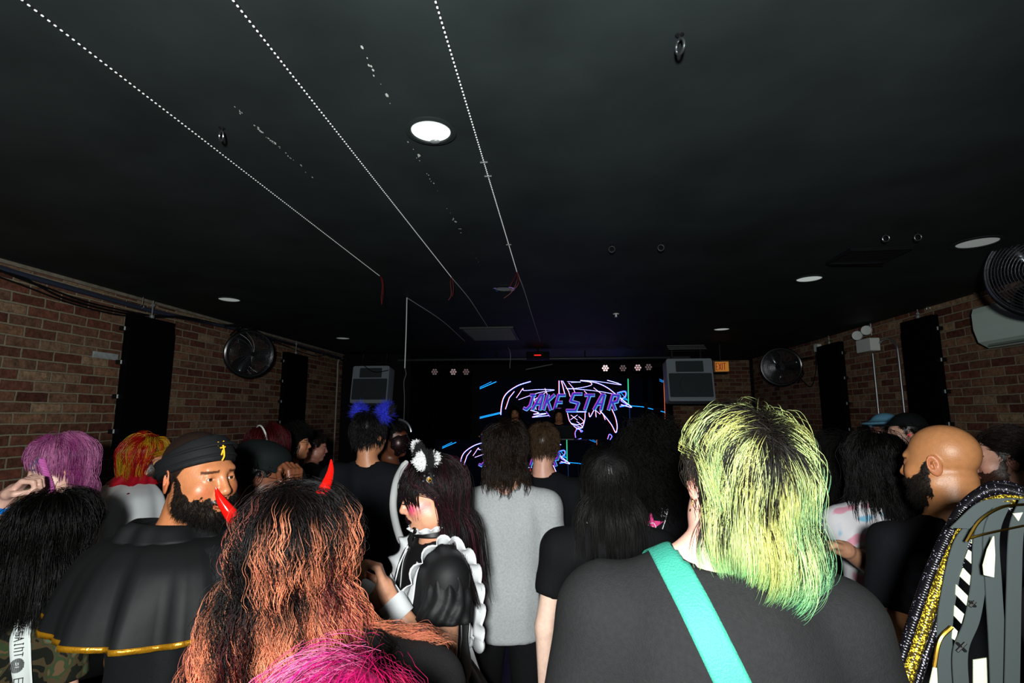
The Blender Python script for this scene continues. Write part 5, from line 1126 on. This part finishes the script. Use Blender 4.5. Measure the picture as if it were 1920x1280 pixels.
def ear(k, lab):
    S = SDF(np.array((-.06, -.06, -.03)), np.array((.06, .06, .13)), .004, .004); S.cone((0, 0, 0), (0, 0, .05), .022, .03, .01); S.cone((0, 0, .05), (0, .0, .095), .03, .008, .01); V, Q = S.net(); V = V*np.array((1, .5, 1)); C = np.where(((V[:, 2] > .012) & (V[:, 2] < .058))[:, None], lin((16, 15, 16)), lin((226, 226, 226)))
    Rr = np.array(Vector((k*.55, .75, .10) if k < 0 else (.8, .2, .55)).normalized().to_track_quat('Z', 'X').to_matrix()); V = V*.9 @ Rr.T+np.array((k*.058, -.02 if k < 0 else 0, .122)); o = mesh_np('cow_ear', V @ p.R.T+p.hc, Q, COW, bnd, C); o['label'] = lab
    r = np.random.default_rng(5+k); idx = r.integers(0, len(V), 1500); ctr = V.mean(0); d = V[idx]-ctr; d /= np.linalg.norm(d, axis=1, keepdims=True); T = 3; U = np.linspace(0, 1, T); Pp = (V[idx][:, None]+(d+r.normal(size=d.shape)*.5)[:, None]*(U[None, :, None]*.007)) @ p.R.T+p.hc
    tubes_mesh('ear_fur', Pp, np.ones((1500, T))*.0007, np.repeat(C[idx][:, None], T, 1), COW, o)
bnd = G().tube([f((.092*math.sin(t), .005, .036+.093*math.cos(t))) for t in np.linspace(-1.45, 1.45, 24)], .007, 8).build('ear_headband', mc('hb_black', (14, 14, 15)), e)
o = G().tube(spl([p.inv(at(x, y, Y=yy)) for x, y, yy in ((762, 866, 1.86), (744, 900, 1.92), (737, 945, 1.95), (743, 985, 1.95), (755, 1022, 1.93))], 6), [.008]+[.014]*22+[.012, .004], 12).build('long_ear', mc('pale_fur', (170, 172, 172), rough=.9), bnd); o['label'] = 'long pale drooping ear behind the face'
ear(-1, 'black and white cow ear on the near side'); ear(1, 'black and white cow ear on the far side')
g = G(); c = f((-.082, .012, .062)); xx = p.R @ np.array((-1., 0, 0)); g.ball(c, (.012, .012, .012), 8, col=(220, 215, 200)); g.ball(c+xx*.006, .0085, 8, col=(210, 150, 40)); g.ball(c+xx*.0105, .005, 8, col=(10, 8, 8))
g.build('eyeball_hair_clip', mc('clip_eye', (1, 1, 1), attr=True, rough=.1, coat=1), bnd)
g = G(); [g.ball(c+p.R @ np.array((.003, .02*math.cos(t), .02*math.sin(t))), (.009, .009, .009), 6) for t in np.linspace(0, 6.283, 8)[:-1]]; g.build('clip_bow', mc('blk_ribbon', (12, 12, 14)), bnd)
g = G(); ex = f((-.076, -.006, -.045)); g.tube([ex, ex+(0, 0, -.02), ex+(0, 0, -.045)], .0015, 5); g.box(ex+(0, 0, -.055), (.012, .003, .018), rot(0, 0, 25)); g.build('silver_earring', CHR, e)
# --- man in the grey tee
p = person('person with wavy brown hair in a plain light grey tee, back to us', 950, 843, 2.42, yaw=2, hd=(0, 0, -2), g=1.0, sh=.185, skin='fair', res=.007, scalp=(40, 28, 22), topc='grey', topcol=(166, 170, 171), sleeve=.70, hem=.78, fold=.007, seed=17, slope=.045,
           arms={1: ((.035, .0, -.29), (-.01, .16, -.2)), -1: ((-.03, 0.02, -.29), (.03, .2, -.14))})
grow(p.e, p.hc, p.R, nl=300, per=9, T=16, L=.165, crown=(.02, -.05, .12), vol=.022, g=.3, wave=.006, wf=75, frizz=.001, clump=.6, w=.0012, spread=.010, col=gradcol([(0, (26, 18, 14)), (.6, (38, 27, 20)), (1, (58, 38, 26))], .4, .3), coll=p.coll[:2], seed=71)
# --- man with short brown hair
p = person('man with short brown hair and a black tee standing just beyond the grey tee', 1018, 836, 3.0, yaw=-4, g=1.1, sh=.205, skin='fair', res=.008, scalp=(52, 38, 26), topc='black4', topcol=(17, 18, 22), seed=18, slope=.04)
short(p, (78, 58, 40), L=.04)
# --- woman with straight black hair
p = person('person with straight shoulder length black hair and black tee beside the green hair', 1140, 900, 2.0, yaw=0, g=.95, sh=.185, skin=(236, 200, 180), res=.007, scalp=(16, 14, 16), topc='black5', topcol=(17, 17, 19), sleeve=.58, seed=19, hem=.86, slope=.05,
           arms={-1: ((-.055, .0, -.27), (.0, .02, -.25)), 1: ((.05, 0, -.27), (0, .1, -.22))})
grow(p.e, p.hc, p.R, nl=330, per=13, T=18, L=.36, crown=(-.008, -.08, .092), vol=.012, g=.32, wave=.003, wf=22, frizz=.0008, clump=.5, w=.0009, spread=.009, col=BLK(25), coll=p.coll, seed=72, lenf=lambda q, L, r: L*np.where(q[:, 2] < 0, .8, 1))
# --- big curly hair, jacket with drawings
p = person('person with a huge dark curly hairdo and a black jacket drawn with a pink star', 1228, 872, 2.5, yaw=0, g=1.1, sh=.2, skin='brown', res=.009, scalp=(10, 9, 9), top='jacket', topc='black6', topcol=(14, 14, 17), sleeve=1.8, seed=20, slope=.03)
grow(p.e, p.hc, p.R, nl=520, per=9, T=16, L=.19, crown=(0, -.03, .09), vol=.085, g=.10, wave=.012, wf=110, frizz=.003, clump=.5, w=.0015, spread=.016, col=BLK(11), m=DULL, lift=.8, hug=.15, seed=73)
bt = BVHTree.FromObject(p.top, bpy.context.evaluated_depsgraph_get()); WP = lambda x, y: tuple((hitpx(p, bt, x, y) if hitpx(p, bt, x, y) is not None else p.inv(at(x, y, Y=2.36)))[[0, 2]])
L = [(1188, 933), (1194, 939), (1191, 934), (1201, 931), (1199, 923), (1204, 932), (1215, 934), (1228, 930), (1257, 930), (1252, 955), (1247, 975), (1242, 990)]
L2 = [(1232, 955), (1242, 952), (1251, 956), (1249, 968), (1236, 964), (1231, 959), (1232, 955)]; L3 = [(1241, 953), (1240, 967)]; L4 = [(1245, 957), (1247, 962)]
seg = lambda L: [(WP(*a_), WP(*b2)) for a_, b2 in zip(L[:-1], L[1:])]
strokes(p.e, bt, seg(L)+seg(L2)+seg(L3)+seg(L4), mc('chalk', (225, 225, 230), rough=.8), 'white_drawing', .0022, .004)
star = []; cx_, cy_ = 1219, 984
for i in range(10): t = -math.pi/2+i*math.pi/5+.05; r_ = 26 if i % 2 == 0 else 10.5; star.append((cx_+r_*math.cos(t), cy_+r_*math.sin(t)))
V = []; 
for q in star+[(cx_, cy_)]:
    x, z_ = WP(*q); h = bt.ray_cast(Vector((x, -.8, z_)), Vector((0, 1, 0)), 1.6); V.append((x, (h[0][1] if h[0] else -.1)-.006, z_))
mesh_np('pink_star', V, [(i, (i+1) % 10, 10) for i in range(10)], mc('pink_patch', (214, 60, 130), rough=.7), p.e, smooth=False).modifiers.new('t', 'SOLIDIFY').thickness = .003
strokes(p.e, bt, seg([(1212, 990), (1216, 980), (1225, 979), (1229, 986), (1227, 993), (1223, 986)]), mc('chalk', (225, 225, 230)), 'star_scribble', .0018, .011)
# --- blue furry ears
p = person('person in a long black coat with blue furry ears, back to us', 694, 815, 2.9, yaw=-3, hd=(-14, -4, 0), g=1.12, sh=.20, skin='tan', res=.008, scalp=(16, 15, 16), top='coat', topc='navy', topcol=(19, 21, 26), sleeve=1.85, hem=.55, seed=23, fold=.01, slope=.03)
short(p, (20, 19, 20), L=.06, nl=360, g=.3, vol=.016)
f = lambda q: p.hc+p.R @ np.array(q, float); FUR = mat('blue_fur', attr=True, rough=.8, emit=None)
hb = G().tube([f((.093*math.sin(t), .0, .036+.098*math.cos(t))) for t in np.linspace(-1.3, 1.3, 20)], .006, 6).build('ear_headband', mc('hb_black', (14, 14, 15)), p.e)
for k in (-1, 1):
    S = SDF(np.array((-.07, -.06, -.03)), np.array((.07, .06, .12)), .005, .005); S.cone((0, 0, 0), (0, 0, .05), .034, .034, .01); S.cone((0, 0, .05), (0, 0, .09), .034, .006, .01); V, Q = S.net(); V = V*np.array((1, .6, 1)); V = V @ np.array(Matrix.Rotation(k*.75, 3, 'Y')).T+np.array((k*.062, 0, .098))
    blue = lambda X: np.where((X[:, 0]*k < .12)[:, None], lin((40, 50, 200)), lin((14, 14, 20))); o = mesh_np('fur_ear', V @ p.R.T+p.hc, Q, FUR, hb, blue(V)); r = np.random.default_rng(8+k); N = 1600; idx = r.integers(0, len(V), N); d = V[idx]-V.mean(0); d /= np.linalg.norm(d, axis=1, keepdims=True)
    U = np.linspace(0, 1, 4); Pp = (V[idx][:, None]+(d+r.normal(size=d.shape)*.45)[:, None]*(U[None, :, None]*.024*r.uniform(.5, 1.2, (N, 1, 1)))) @ p.R.T+p.hc; tubes_mesh('ear_fur', Pp, np.ones((N, 4))*.0011*(1.2-U), np.repeat(blue(V[idx])[:, None], 4, 1)*r.uniform(.4, 1.5, (N, 1, 1)), FUR, o)
# --- masked person beyond
p = person('person in a glittering studded mask and silver visor beyond the blue furry ears', 737, 822, 3.35, yaw=-100, hd=(0, 0, 0), g=1.0, sh=.19, skin='dark', res=.008, scalp=(12, 12, 14), topc='black7', topcol=(13, 13, 15), sleeve=.8, seed=24, closed=True)
f = lambda q: p.hc+p.R @ np.array(q, float); S = SDF(np.array((-.12, -.14, -.14)), np.array((.12, .17, .15)), .005, .005); S.ell((0, .03, -.03), (.074, .085, .09), .01); S.plane((0, .02, 0), (0, -1, 0)); V, Q = S.net(); mk = mesh_np('mask', V @ p.R.T+p.hc, Q, mc('mask_dark', (40, 24, 26), rough=.3, metal=.6), p.e)
g = G(); r = np.random.default_rng(3)
for i in range(90): v = r.normal(size=3); v /= np.linalg.norm(v); v[1] = abs(v[1]); g.ball(f((v[0]*.075, .03+v[1]*.086, -.03+v[2]*.091)), .0035, 4)
g.build('mask_studs', mc('stud', (190, 190, 200), rough=.15, metal=1), mk)
G().tube([f((.0, .03+.1*math.cos(t), .035+.09*math.sin(t))) for t in np.linspace(.1, 1.5, 12)], .008, 8).build('silver_visor', mc('visor', (120, 124, 128), rough=.3, metal=.8), p.e)
short(p, (14, 14, 16), L=.05, nl=200)
# --- pink wig person on the left wall side
p = person('person with a glossy purple pink wig and side braid, fist raised before the face', 112, 875, 2.05, yaw=112, hd=(30, -16, 0), g=1.0, sh=.18, skin='pale', res=.0045, cres=.010, fem=True, closed=True, scalp=(120, 40, 100), top='tank_top', topc='lilacfloral', topcol=(150, 112, 150), topm=mat('lilac_floral', (150, 112, 150), rough=.8, noise=.6, nscale=22), sleeve=.12, fold=.004, seed=25,
           aw={-1: (at(-70, 1030, Y=1.78), at(14, 930, Y=1.80), (.62, .1, .62), (.55, .3, -.6), 1.05)})
def wigcol(q, U, r, nl, per, T, P):
    a_, b2, bl = lc((160, 56, 130), (222, 140, 192), (110, 134, 190)); w_ = corr(q, r, 4)[:, None]; c = a_*(1-w_)+b2*w_; c[(q[:, 1] > .05) & (r.random(nl) < .35)] = bl
    return np.broadcast_to(c[:, None, None], (nl, per, T, 3))*(1+r.uniform(-.25, .25, (nl, per, 1, 1)))
grow(p.e, p.hc, p.R, 'wig', nl=330, per=15, T=14, L=.165, crown=(0, -.0, .125), vol=.02, g=.26, frizz=.0003, clump=.35, w=.0010, clear=False, inward=.35, lenf=lambda q, L, r: L*np.interp(q[:, 1], [-.06, -.01, .03, .07], [1.0, .48, .42, .42]), spread=.009, col=wigcol, coll=p.coll[:2], m=WIG, seed=74)
f = lambda q: p.hc+p.R @ np.array(q, float); g = G()
for s_ in range(3):
    pts = []; 
    for i in range(60): u = i/59; a_ = u*34+s_*2.094; pts.append(f((-.094+.006*u+.0045*math.cos(a_), .055-.01*u+.0075*math.sin(a_), .06-.18*u)))
    g.tube(pts, .0052, 6)
g.build('braid', mc('braid_pink', (196, 100, 170), rough=.3), p.e)
w_ = p.WR[-1]; d_ = p.EL[-1]-w_; d_ /= np.linalg.norm(d_); G().lathe([(.031, 0), (.032, .022), (.029, .022), (.028, 0)], w_+d_*.035, d_, 24).build('wristband', mc('blue_band', (20, 120, 210), rough=.3), p.e)
# --- red and yellow wig
p = person('bearded man with a shiny red and yellow wig and a white cape', 276, 862, 2.7, yaw=-62, hd=(13, -4, 0), g=.97, sh=.185, skin='tan', res=.004, cres=.014, scalp=(90, 30, 20), beard=(40, 26, 20), topc='crimson', topcol=(120, 12, 28), sleeve=1.7, fold=.008, seed=26, lean=.03)
def rycol(q, U, r, nl, per, T, P):
    rd, yl, og = lc((190, 22, 20), (208, 160, 34), (210, 84, 26)); k = corr(q, r, 5); c = np.where((k < .45)[:, None], rd, np.where((k < .8)[:, None], yl, og))
    return np.broadcast_to(c[:, None, None], (nl, per, T, 3))*(1+r.uniform(-.4, .3, (nl, per, 1, 1)))
grow(p.e, p.hc, p.R, 'wig', nl=260, per=15, T=12, L=.15, crown=(0, .02, .125), vol=.022, g=.28, frizz=.0004, clump=.4, w=.0013, inward=.3, cy=-.005, lenf=lambda q, L, r: L*np.interp(q[:, 1], [-.05, .0, .06], [1.1, .7, .5]), spread=.010, col=rycol, m=WIG, seed=75, rootf=lambda q: (q[:, 1] < .07))
glasses(p, (120, 110, 100)); z = p.zs
WC = mat('white_cape_cloth', (206, 210, 212), rough=.5, spec=.3)
loft(p.e, 'white_cape', [(z+.085, .085, .10, 0, -.01, 0, .0), (z+.06, .18, .15, 0, -.01, .003, .0), (z+.02, .285, .21, 0, -.02, .006, .0), (z-.1, .32, .25, 0, -.02, .012, 0), (z-.35, .34, .27, 0, -.03, .02, 0), (z-.75, .36, .29, 0, -.04, .03, 0)], WC, nf=8, seed=6, span=(math.pi*.93, math.pi*2.34), n=90)
loft(p.e, 'red_scarf', [(z+.13, .078, .080, 0, .0, .003), (z+.11, .090, .095, 0, 0, .006), (z+.085, .11, .115, 0, -.01, .006), (z+.07, .125, .125, 0, -.01, .006)], mc('red_satin', (150, 14, 30), rough=.35, spec=.5), nf=7, seed=3)
# --- black beret man with hand at mouth
p = person('person in a soft black cap and glasses raising a hand to the mouth', 487, 893, 2.05, yaw=-52, hd=(-4, -12, 0), g=1.05, sh=.19, skin=(112, 66, 44), res=.004, cres=.012, scalp=(14, 12, 12), topc='black8', topcol=(15, 17, 20), seed=27, sleeve=.8,
           aw={1: (at(560, 1010, Y=1.95), at(552, 925, Y=1.98), (-.1, .1, .9), (-.8, .3, .1), .95)})
def brim(S): S.ell((0, -.012, .082), (.098, .114, .064), .02)
cap_mesh(p, 'soft_cap', mc('cap_black', (14, 20, 20), rough=.8, spec=.15), grow_=.014, cut=[((0, 0, .032), (0, -.12, -1))], brim=brim)
glasses(p); short(p, (14, 12, 12), L=.02, nl=150)
# --- dark red bob
p = person('person with a dark red bob and white headband near the left wall', 498, 838, 2.95, yaw=140, hd=(0, -10, 0), g=.95, sh=.18, skin='tan', res=.006, fem=True, scalp=(60, 10, 16), topc='black9', topcol=(20, 18, 22), seed=28)
grow(p.e, p.hc, p.R, nl=260, per=9, T=12, L=.23, crown=(0, .0, .12), vol=.022, g=.3, frizz=.0006, clump=.4, w=.0015, spread=.010, col=gradcol([(0, (60, 8, 14)), (1, (110, 16, 28))], .3, .3), coll=p.coll[:2], seed=76, lenf=lambda q, L, r: L*np.where(q[:, 1] > .05, .45, 1))
f = lambda q: p.hc+p.R @ np.array(q, float); G().tube([f((.097*math.sin(t), .02, .034+.099*math.cos(t))) for t in np.linspace(-1.5, 1.5, 24)], .005, 6).build('white_headband', WHT, p.e)
# --- profile men near the left wall
p = person('man with dark curls and glasses in a white tee, profile before the far left panel', 551, 830, 3.6, yaw=-62, g=1.05, sh=.195, skin='tan', res=.005, scalp=(16, 14, 14), topc='white1', topcol=(168, 176, 172), sleeve=.8, seed=29)
grow(p.e, p.hc, p.R, nl=260, per=8, T=10, L=.10, vol=.04, g=.15, wave=.006, wf=90, w=.0016, spread=.012, clump=.5, col=BLK(11), lift=.5, seed=77, m=DULL); glasses(p)
p = person('short haired man in a black tee, profile at the end of the left wall', 590, 838, 4.5, yaw=-60, hd=(0, -8, 0), g=1.05, sh=.195, skin=(186, 126, 108), res=.005, scalp=(40, 26, 22), topc='black10', topcol=(14, 15, 18), seed=30)
short(p, (34, 22, 20), L=.03, nl=260, rootf=lambda q: q[:, 2] > .02)
# --- white pastel tee with long dark hair
p = person('person in a white tee with pastel print and long dark hair falling forward', 1640, 866, 2.35, yaw=6, hd=(-10, -8, 6), g=1.0, sh=.175, skin=(206, 150, 118), res=.006, scalp=(14, 12, 12), topc='pastel', topcol=(206, 204, 210), sleeve=.72, seed=32, slope=.04, lean=0,
           aw={-1: (at(1634, 1062, Y=2.18), at(1585, 1030, Y=1.98), (-.8, -.4, .3), (0, 0, -1), .6)})
nt = p.topm.node_tree; b = nt.nodes['Principled BSDF']; tc = nt.nodes.new('ShaderNodeTexCoord'); nz = nt.nodes.new('ShaderNodeTexNoise'); nz.inputs['Scale'].default_value = 11; nz.inputs['Detail'].default_value = 1; cr = nt.nodes.new('ShaderNodeValToRGB'); cr.color_ramp.interpolation = 'EASE'; E = cr.color_ramp.elements
E[0].position = .30; E[0].color = tuple(lin((120, 178, 205)))+(1,); E[1].position = .38; E[1].color = tuple(lin((212, 210, 214)))+(1,)
for q_, c_ in ((.60, (212, 210, 214)), (.68, (214, 150, 168))): e_ = E.new(q_); e_.color = tuple(lin(c_))+(1,)
nt.links.new(tc.outputs['Object'], nz.inputs['Vector']); nt.links.new(nz.outputs[0], cr.inputs[0]); nt.links.new(cr.outputs[0], b.inputs['Base Color'])
grow(p.e, p.hc, p.R, nl=330, per=10, T=16, L=.23, crown=(0, -.02, .12), vol=.035, g=.26, wave=.007, wf=36, frizz=.001, clump=.6, w=.0012, spread=.012, col=BLK(16), coll=p.coll, seed=78, flare=.05)
# --- another dark head further left of it
p = person('person with a dark shaggy mop of hair between the green hair and the white tee', 1572, 862, 2.9, yaw=10, g=1.0, sh=.18, skin='fair', res=.009, scalp=(12, 11, 11), topc='black11', topcol=(14, 14, 15), seed=33)
grow(p.e, p.hc, p.R, nl=300, per=8, T=12, L=.24, vol=.045, g=.25, wave=.006, wf=50, w=.0016, spread=.014, clump=.5, col=BLK(13), coll=p.coll, m=DULL, seed=79)
# --- bald bearded man
p = person('bald man with a dark beard in a black tee, seen from behind his left ear', 1764, 868, 1.80, yaw=14, hd=(22, -4, 0), g=1.2, sh=.20, skin=(180, 122, 78), res=.0028, cres=.016, beard=(20, 17, 15), browc=(30, 22, 18), scalp=None, topc='black12', topcol=(14, 15, 19), sleeve=.60, seed=34, fat=.010, neckw=1.25, slope=.04, closed=True,
           arms={-1: ((-.085, -.02, -.28), (.03, .16, -.12)), 1: ((.05, 0, -.28), (0, .12, -.2))})
# --- bearded man at the right edge
p = person('man with slicked dark hair, full beard and ear stud at the right edge', 1888, 862, 2.3, yaw=52, hd=(4, -4, 0), g=1.2, sh=.205, skin='fair', res=.0035, cres=.016, beard=(58, 34, 24), browc=(30, 20, 16), scalp=(40, 30, 26), topc='black13', topcol=(15, 14, 16), seed=35, fat=.006, neckw=1.1)
grow(p.e, p.hc, p.R, nl=260, per=10, T=8, L=.07, crown=(0, .12, .07), vol=.006, g=.04, clear=False, hug=.9, w=.0010, spread=.008, clump=.3, col=gradcol([(0, (36, 26, 22)), (1, (44, 32, 28))], .3, .2), seed=80, rootf=lambda q: q[:, 2] > .045)
grow(p.e, p.hc, p.R, 'side_hair', nl=160, per=8, T=4, L=.014, vol=.002, g=.1, w=.0008, spread=.009, clump=.1, col=tinycol((44, 34, 30)), seed=81, rootf=lambda q: q[:, 2] <= .05)
f = lambda q: p.hc+p.R @ np.array(q, float); G().ball(f((-.083, -.004, -.012)), .0035, 6).build('ear_stud', CHR, p.e)
# --- bucket hat and black cap
p = person('man in a light blue bucket hat and sunglasses by the right wall', 1658, 806, 4.5, yaw=62, hd=(0, -4, 0), g=1.05, sh=.195, skin=(168, 110, 100), res=.006, scalp=(40, 30, 26), topc='white2', topcol=(120, 124, 122), seed=36, closed=True)
def bucket(S): S.ell((0, 0, .060), (.130, .150, .020), .02)
cap_mesh(p, 'bucket_hat', mc('hat_blue', (96, 152, 182), rough=.8), grow_=.016, cut=[((0, 0, .036), (0, -.1, -1)), ((0, 0, .138), (0, 0, 1))], brim=bucket); glasses(p, (12, 12, 12), True)
p = person('smiling man in a black cap with a red earplug beside the blue bucket hat', 1700, 812, 3.6, yaw=66, hd=(0, -2, 0), g=1.05, sh=.195, skin=(206, 160, 138), res=.0048, scalp=(24, 20, 18), topc='white3', topcol=(130, 134, 130), seed=37)
def bill(S): S.ell((0, .125, .052), (.062, .062, .007), .008)
cap_mesh(p, 'black_cap', mc('cap_black', (14, 20, 20)), grow_=.012, cut=[((0, 0, .046), (0, .05, -1))], brim=bill); short(p, (26, 20, 18), L=.02, nl=150, rootf=lambda q: q[:, 2] < .06)
f = lambda q: p.hc+p.R @ np.array(q, float); G().ball(f((-.084, .0, -.008)), (.006, .006, .006), 6).build('red_earplug', mc('plug', (220, 30, 40), emit=(220, 20, 40), es=.6), p.e)
# --- dark head left of the green hair
p = person('person with short dark hair half hidden by the ear of the green haired person', 1277, 858, 3.1, yaw=-8, g=1.0, sh=.185, skin=(150, 84, 72), res=.008, scalp=(18, 14, 13), topc='black14', topcol=(13, 13, 15), seed=38)
short(p, (24, 18, 16), L=.06, nl=240, vol=.02)
# --- djs on the stage
p = person('dj on the left behind the booth with chin length dark hair, dimly lit', 966, 774, 9.25, yaw=178, hd=(0, -18, 0), g=1.0, sh=.19, skin='tan', res=.008, base=.28, scalp=(14, 12, 12), topc='black15', topcol=(14, 13, 16), seed=39)
grow(p.e, p.hc, p.R, nl=160, per=5, T=9, L=.2, vol=.03, g=.3, w=.003, spread=.014, col=BLK(12), part=(0, -.05, .08), seed=82, rootf=lambda q: q[:, 1] < .06)
p = person('dj on the right behind the booth with long dark hair, dimly lit', 1048, 779, 9.25, yaw=176, hd=(0, -14, 0), g=1.0, sh=.19, skin='tan', res=.008, base=.28, scalp=(14, 12, 12), topc='black16', topcol=(20, 20, 24), seed=40)
grow(p.e, p.hc, p.R, nl=160, per=5, T=9, L=.24, vol=.03, g=.3, w=.003, spread=.014, col=BLK(12), part=(0, -.05, .08), seed=83, rootf=lambda q: q[:, 1] < .06)
# --- costume wings at the right edge
p = person('person at the right edge wearing grey ribbon wings with gold and black foil tubes', 2120, 905, 1.12, yaw=10, g=1.0, sh=.18, skin='fair', res=.008, scalp=(20, 18, 18), topc='black17', topcol=(14, 14, 16), seed=42)
short(p, (24, 20, 20), L=.05, nl=200)
def glint_foil(name, base, spark, frac, sc):  # scattered pale cells are foil glints put into the base colour
    m = mat(name, base, rough=.25, spec=.8); nt = m.node_tree; b = nt.nodes['Principled BSDF']; tc = nt.nodes.new('ShaderNodeTexCoord'); vo = nt.nodes.new('ShaderNodeTexVoronoi'); vo.inputs['Scale'].default_value = sc; nt.links.new(tc.outputs['Object'], vo.inputs['Vector'])
    sp_ = nt.nodes.new('ShaderNodeSeparateColor'); nt.links.new(vo.outputs['Color'], sp_.inputs[0]); cr = nt.nodes.new('ShaderNodeValToRGB'); cr.color_ramp.interpolation = 'CONSTANT'; E = cr.color_ramp.elements
    E[0].color = tuple(lin(base))+(1,); E[1].position = 1-frac; E[1].color = tuple(lin(spark))+(1,); nt.links.new(sp_.outputs[0], cr.inputs[0]); nt.links.new(cr.outputs[0], b.inputs['Base Color']); return m
FOB = glint_foil('black_glint_foil', (9, 8, 12), (150, 145, 165), .04, 600); FOG = glint_foil('gold_glint_foil', (60, 48, 8), (226, 196, 60), .3, 480); RIB = mat('grey_ribbon', (52, 60, 60), rough=.85); CRM = mat('cream_foil', (206, 214, 180), rough=.35)
WP = lambda x, y, Y=1.0: p.inv(at(x, y, Y=Y))
def sq(pts, r, m, name, par, n=420, lab=None):
    P = np.array(spl(pts, n//(len(pts)-1))); g = G(); rr = [r*(1-.09*((i % 3) == 0)) for i in range(len(P))]; g.tube(P, rr, 14); o = g.build(name, m, par); 
    if lab: o['label'] = lab
    return o
wing = G().tube([p.inv(at(1935, 985, Y=1.1)), p.nb+(0, -.14, -.05), p.nb+(0, -.12, -.2)], .008).build('wing_harness', mc('hb_black', (14, 14, 15)), p.e)
base_ = [(1664, 1330), (1686, 1250), (1714, 1165), (1742, 1085), (1772, 1015), (1808, 952), (1852, 920), (1902, 922), (1950, 945)]
sq([WP(x, y, 1.02) for x, y in base_], .0105, FOB, 'black_foil_tube', wing)
sq([WP(x+4, y+2 if y > 940 else y-8, 1.035) for x, y in [(q[0]-2, q[1]) for q in base_]], .008, FOB, 'black_foil_tube', wing)
sq([WP(x+18, y+10 if y > 940 else y+18, 1.0) for x, y in base_], .0085, FOG, 'gold_foil_tube', wing, lab='gold foil tube')
sq([WP(x+36, y+22 if y > 940 else y+34, .99) for x, y in base_], .006, FOB, 'thin_foil_tube', wing)
def ribbon(pts, w, name, m, Y=.98, tw=.0, par=None):
    P = np.array(spl([WP(x, y, Y) for x, y in pts], 10)); V = []; F = []
    sd = p.inv(at(1010, 500, Y=1.))-p.inv(at(1000, 500, Y=1.)); sd /= np.linalg.norm(sd)
    for i, q in enumerate(P): a_ = tw*math.sin(i*.35); V += [q-(sd*math.cos(a_)+np.array((0, 1, 0))*math.sin(a_))*w/2, q+(sd*math.cos(a_)+np.array((0, 1, 0))*math.sin(a_))*w/2]
    F = [(2*i, 2*i+1, 2*i+3, 2*i+2) for i in range(len(P)-1)]; o = mesh_np(name, V, F, m, par or wing, smooth=False); o.modifiers.new('t', 'SOLIDIFY').thickness = .002; return o
ribbon([(1822, 985), (1800, 1020), (1782, 1090), (1770, 1180), (1774, 1300)], .024, 'grey_ribbon', RIB, .985, .0)
ribbon([(1870, 945), (1840, 1000), (1835, 1080), (1822, 1160), (1800, 1220), (1802, 1300)], .023, 'grey_ribbon', RIB, .975, .0)
ribbon([(1880, 940), (1858, 1000), (1862, 1100), (1868, 1200), (1872, 1300)], .025, 'grey_ribbon', RIB, .97, .0)
ribbon([(1925, 935), (1905, 990), (1900, 1100), (1898, 1200), (1896, 1300)], .022, 'grey_ribbon', RIB, .96, .0)
ribbon([(1800, 990), (1850, 945), (1890, 935), (1940, 935)], .030, 'grey_ribbon', RIB, .965, .0)
def patch(pts, m, name, Y):
    V = [WP(x, y, Y) for x, y in pts]; o = mesh_np(name, V, [tuple(range(len(V)))], m, wing, smooth=False); o.modifiers.new('t', 'SOLIDIFY').thickness = .002
patch([(1864, 1005), (1852, 1030), (1844, 1060), (1846, 1078), (1864, 1082), (1866, 1040)], CRM, 'cream_panel', .94)
for a_ in ([(1826, 998), (1835, 1004), (1834, 1024), (1820, 1018)], [(1815, 1030), (1828, 1040), (1822, 1058), (1809, 1046)], [(1805, 1064), (1818, 1078), (1820, 1100), (1799, 1080)], [(1792, 1095), (1815, 1118), (1812, 1136), (1791, 1114)], [(1789, 1134), (1806, 1150), (1801, 1168), (1788, 1154)], [(1786, 1174), (1794, 1182), (1790, 1200), (1784, 1196)]): patch(a_, CRM, 'cream_panel', .983)
patch([(1740, 1290), (1752, 1235), (1766, 1205), (1778, 1290)], CRM, 'cream_panel', .99); patch([(1898, 962), (1916, 960), (1908, 976)], CRM, 'cream_panel', .955)
patch([(1824, 1236), (1850, 1232), (1850, 1300), (1824, 1300)], CRM, 'cream_panel', .992)
g = G()
for c_, s_ in (((1803, 1213), 8), ((1824, 1132), 5)):
    for a_, b2 in (((-1, -1), (1, 1)), ((-1, 1), (1, -1))): g.tube([WP(c_[0]+a_[0]*s_, c_[1]+a_[1]*s_, .965), WP(c_[0]+b2[0]*s_, c_[1]+b2[1]*s_, .965)], .0022, 5)
g.build('black_cross_marks', mc('ink_x', (8, 8, 8)), wing)
GC = mc('gold', (190, 150, 60), rough=.25, metal=1); G().tube(spl([WP(1815, 1010, .955), WP(1850, 1000, .95), WP(1920, 985, .95)], 6), .0018, 5).build('gold_cord', GC, wing); G().tube(spl([WP(1812, 1015, .955), WP(1838, 975, .95), WP(1880, 950, .95), WP(1925, 945, .95)], 6), .0022, 5).build('gold_cord', GC, wing); g = G(); g.tube(spl([WP(1752, 1250, .97), WP(1762, 1200, .97), WP(1785, 1175, .97)], 6), .003, 6); g.build('gold_cord', mc('gold', (190, 150, 60), rough=.25, metal=1), wing)
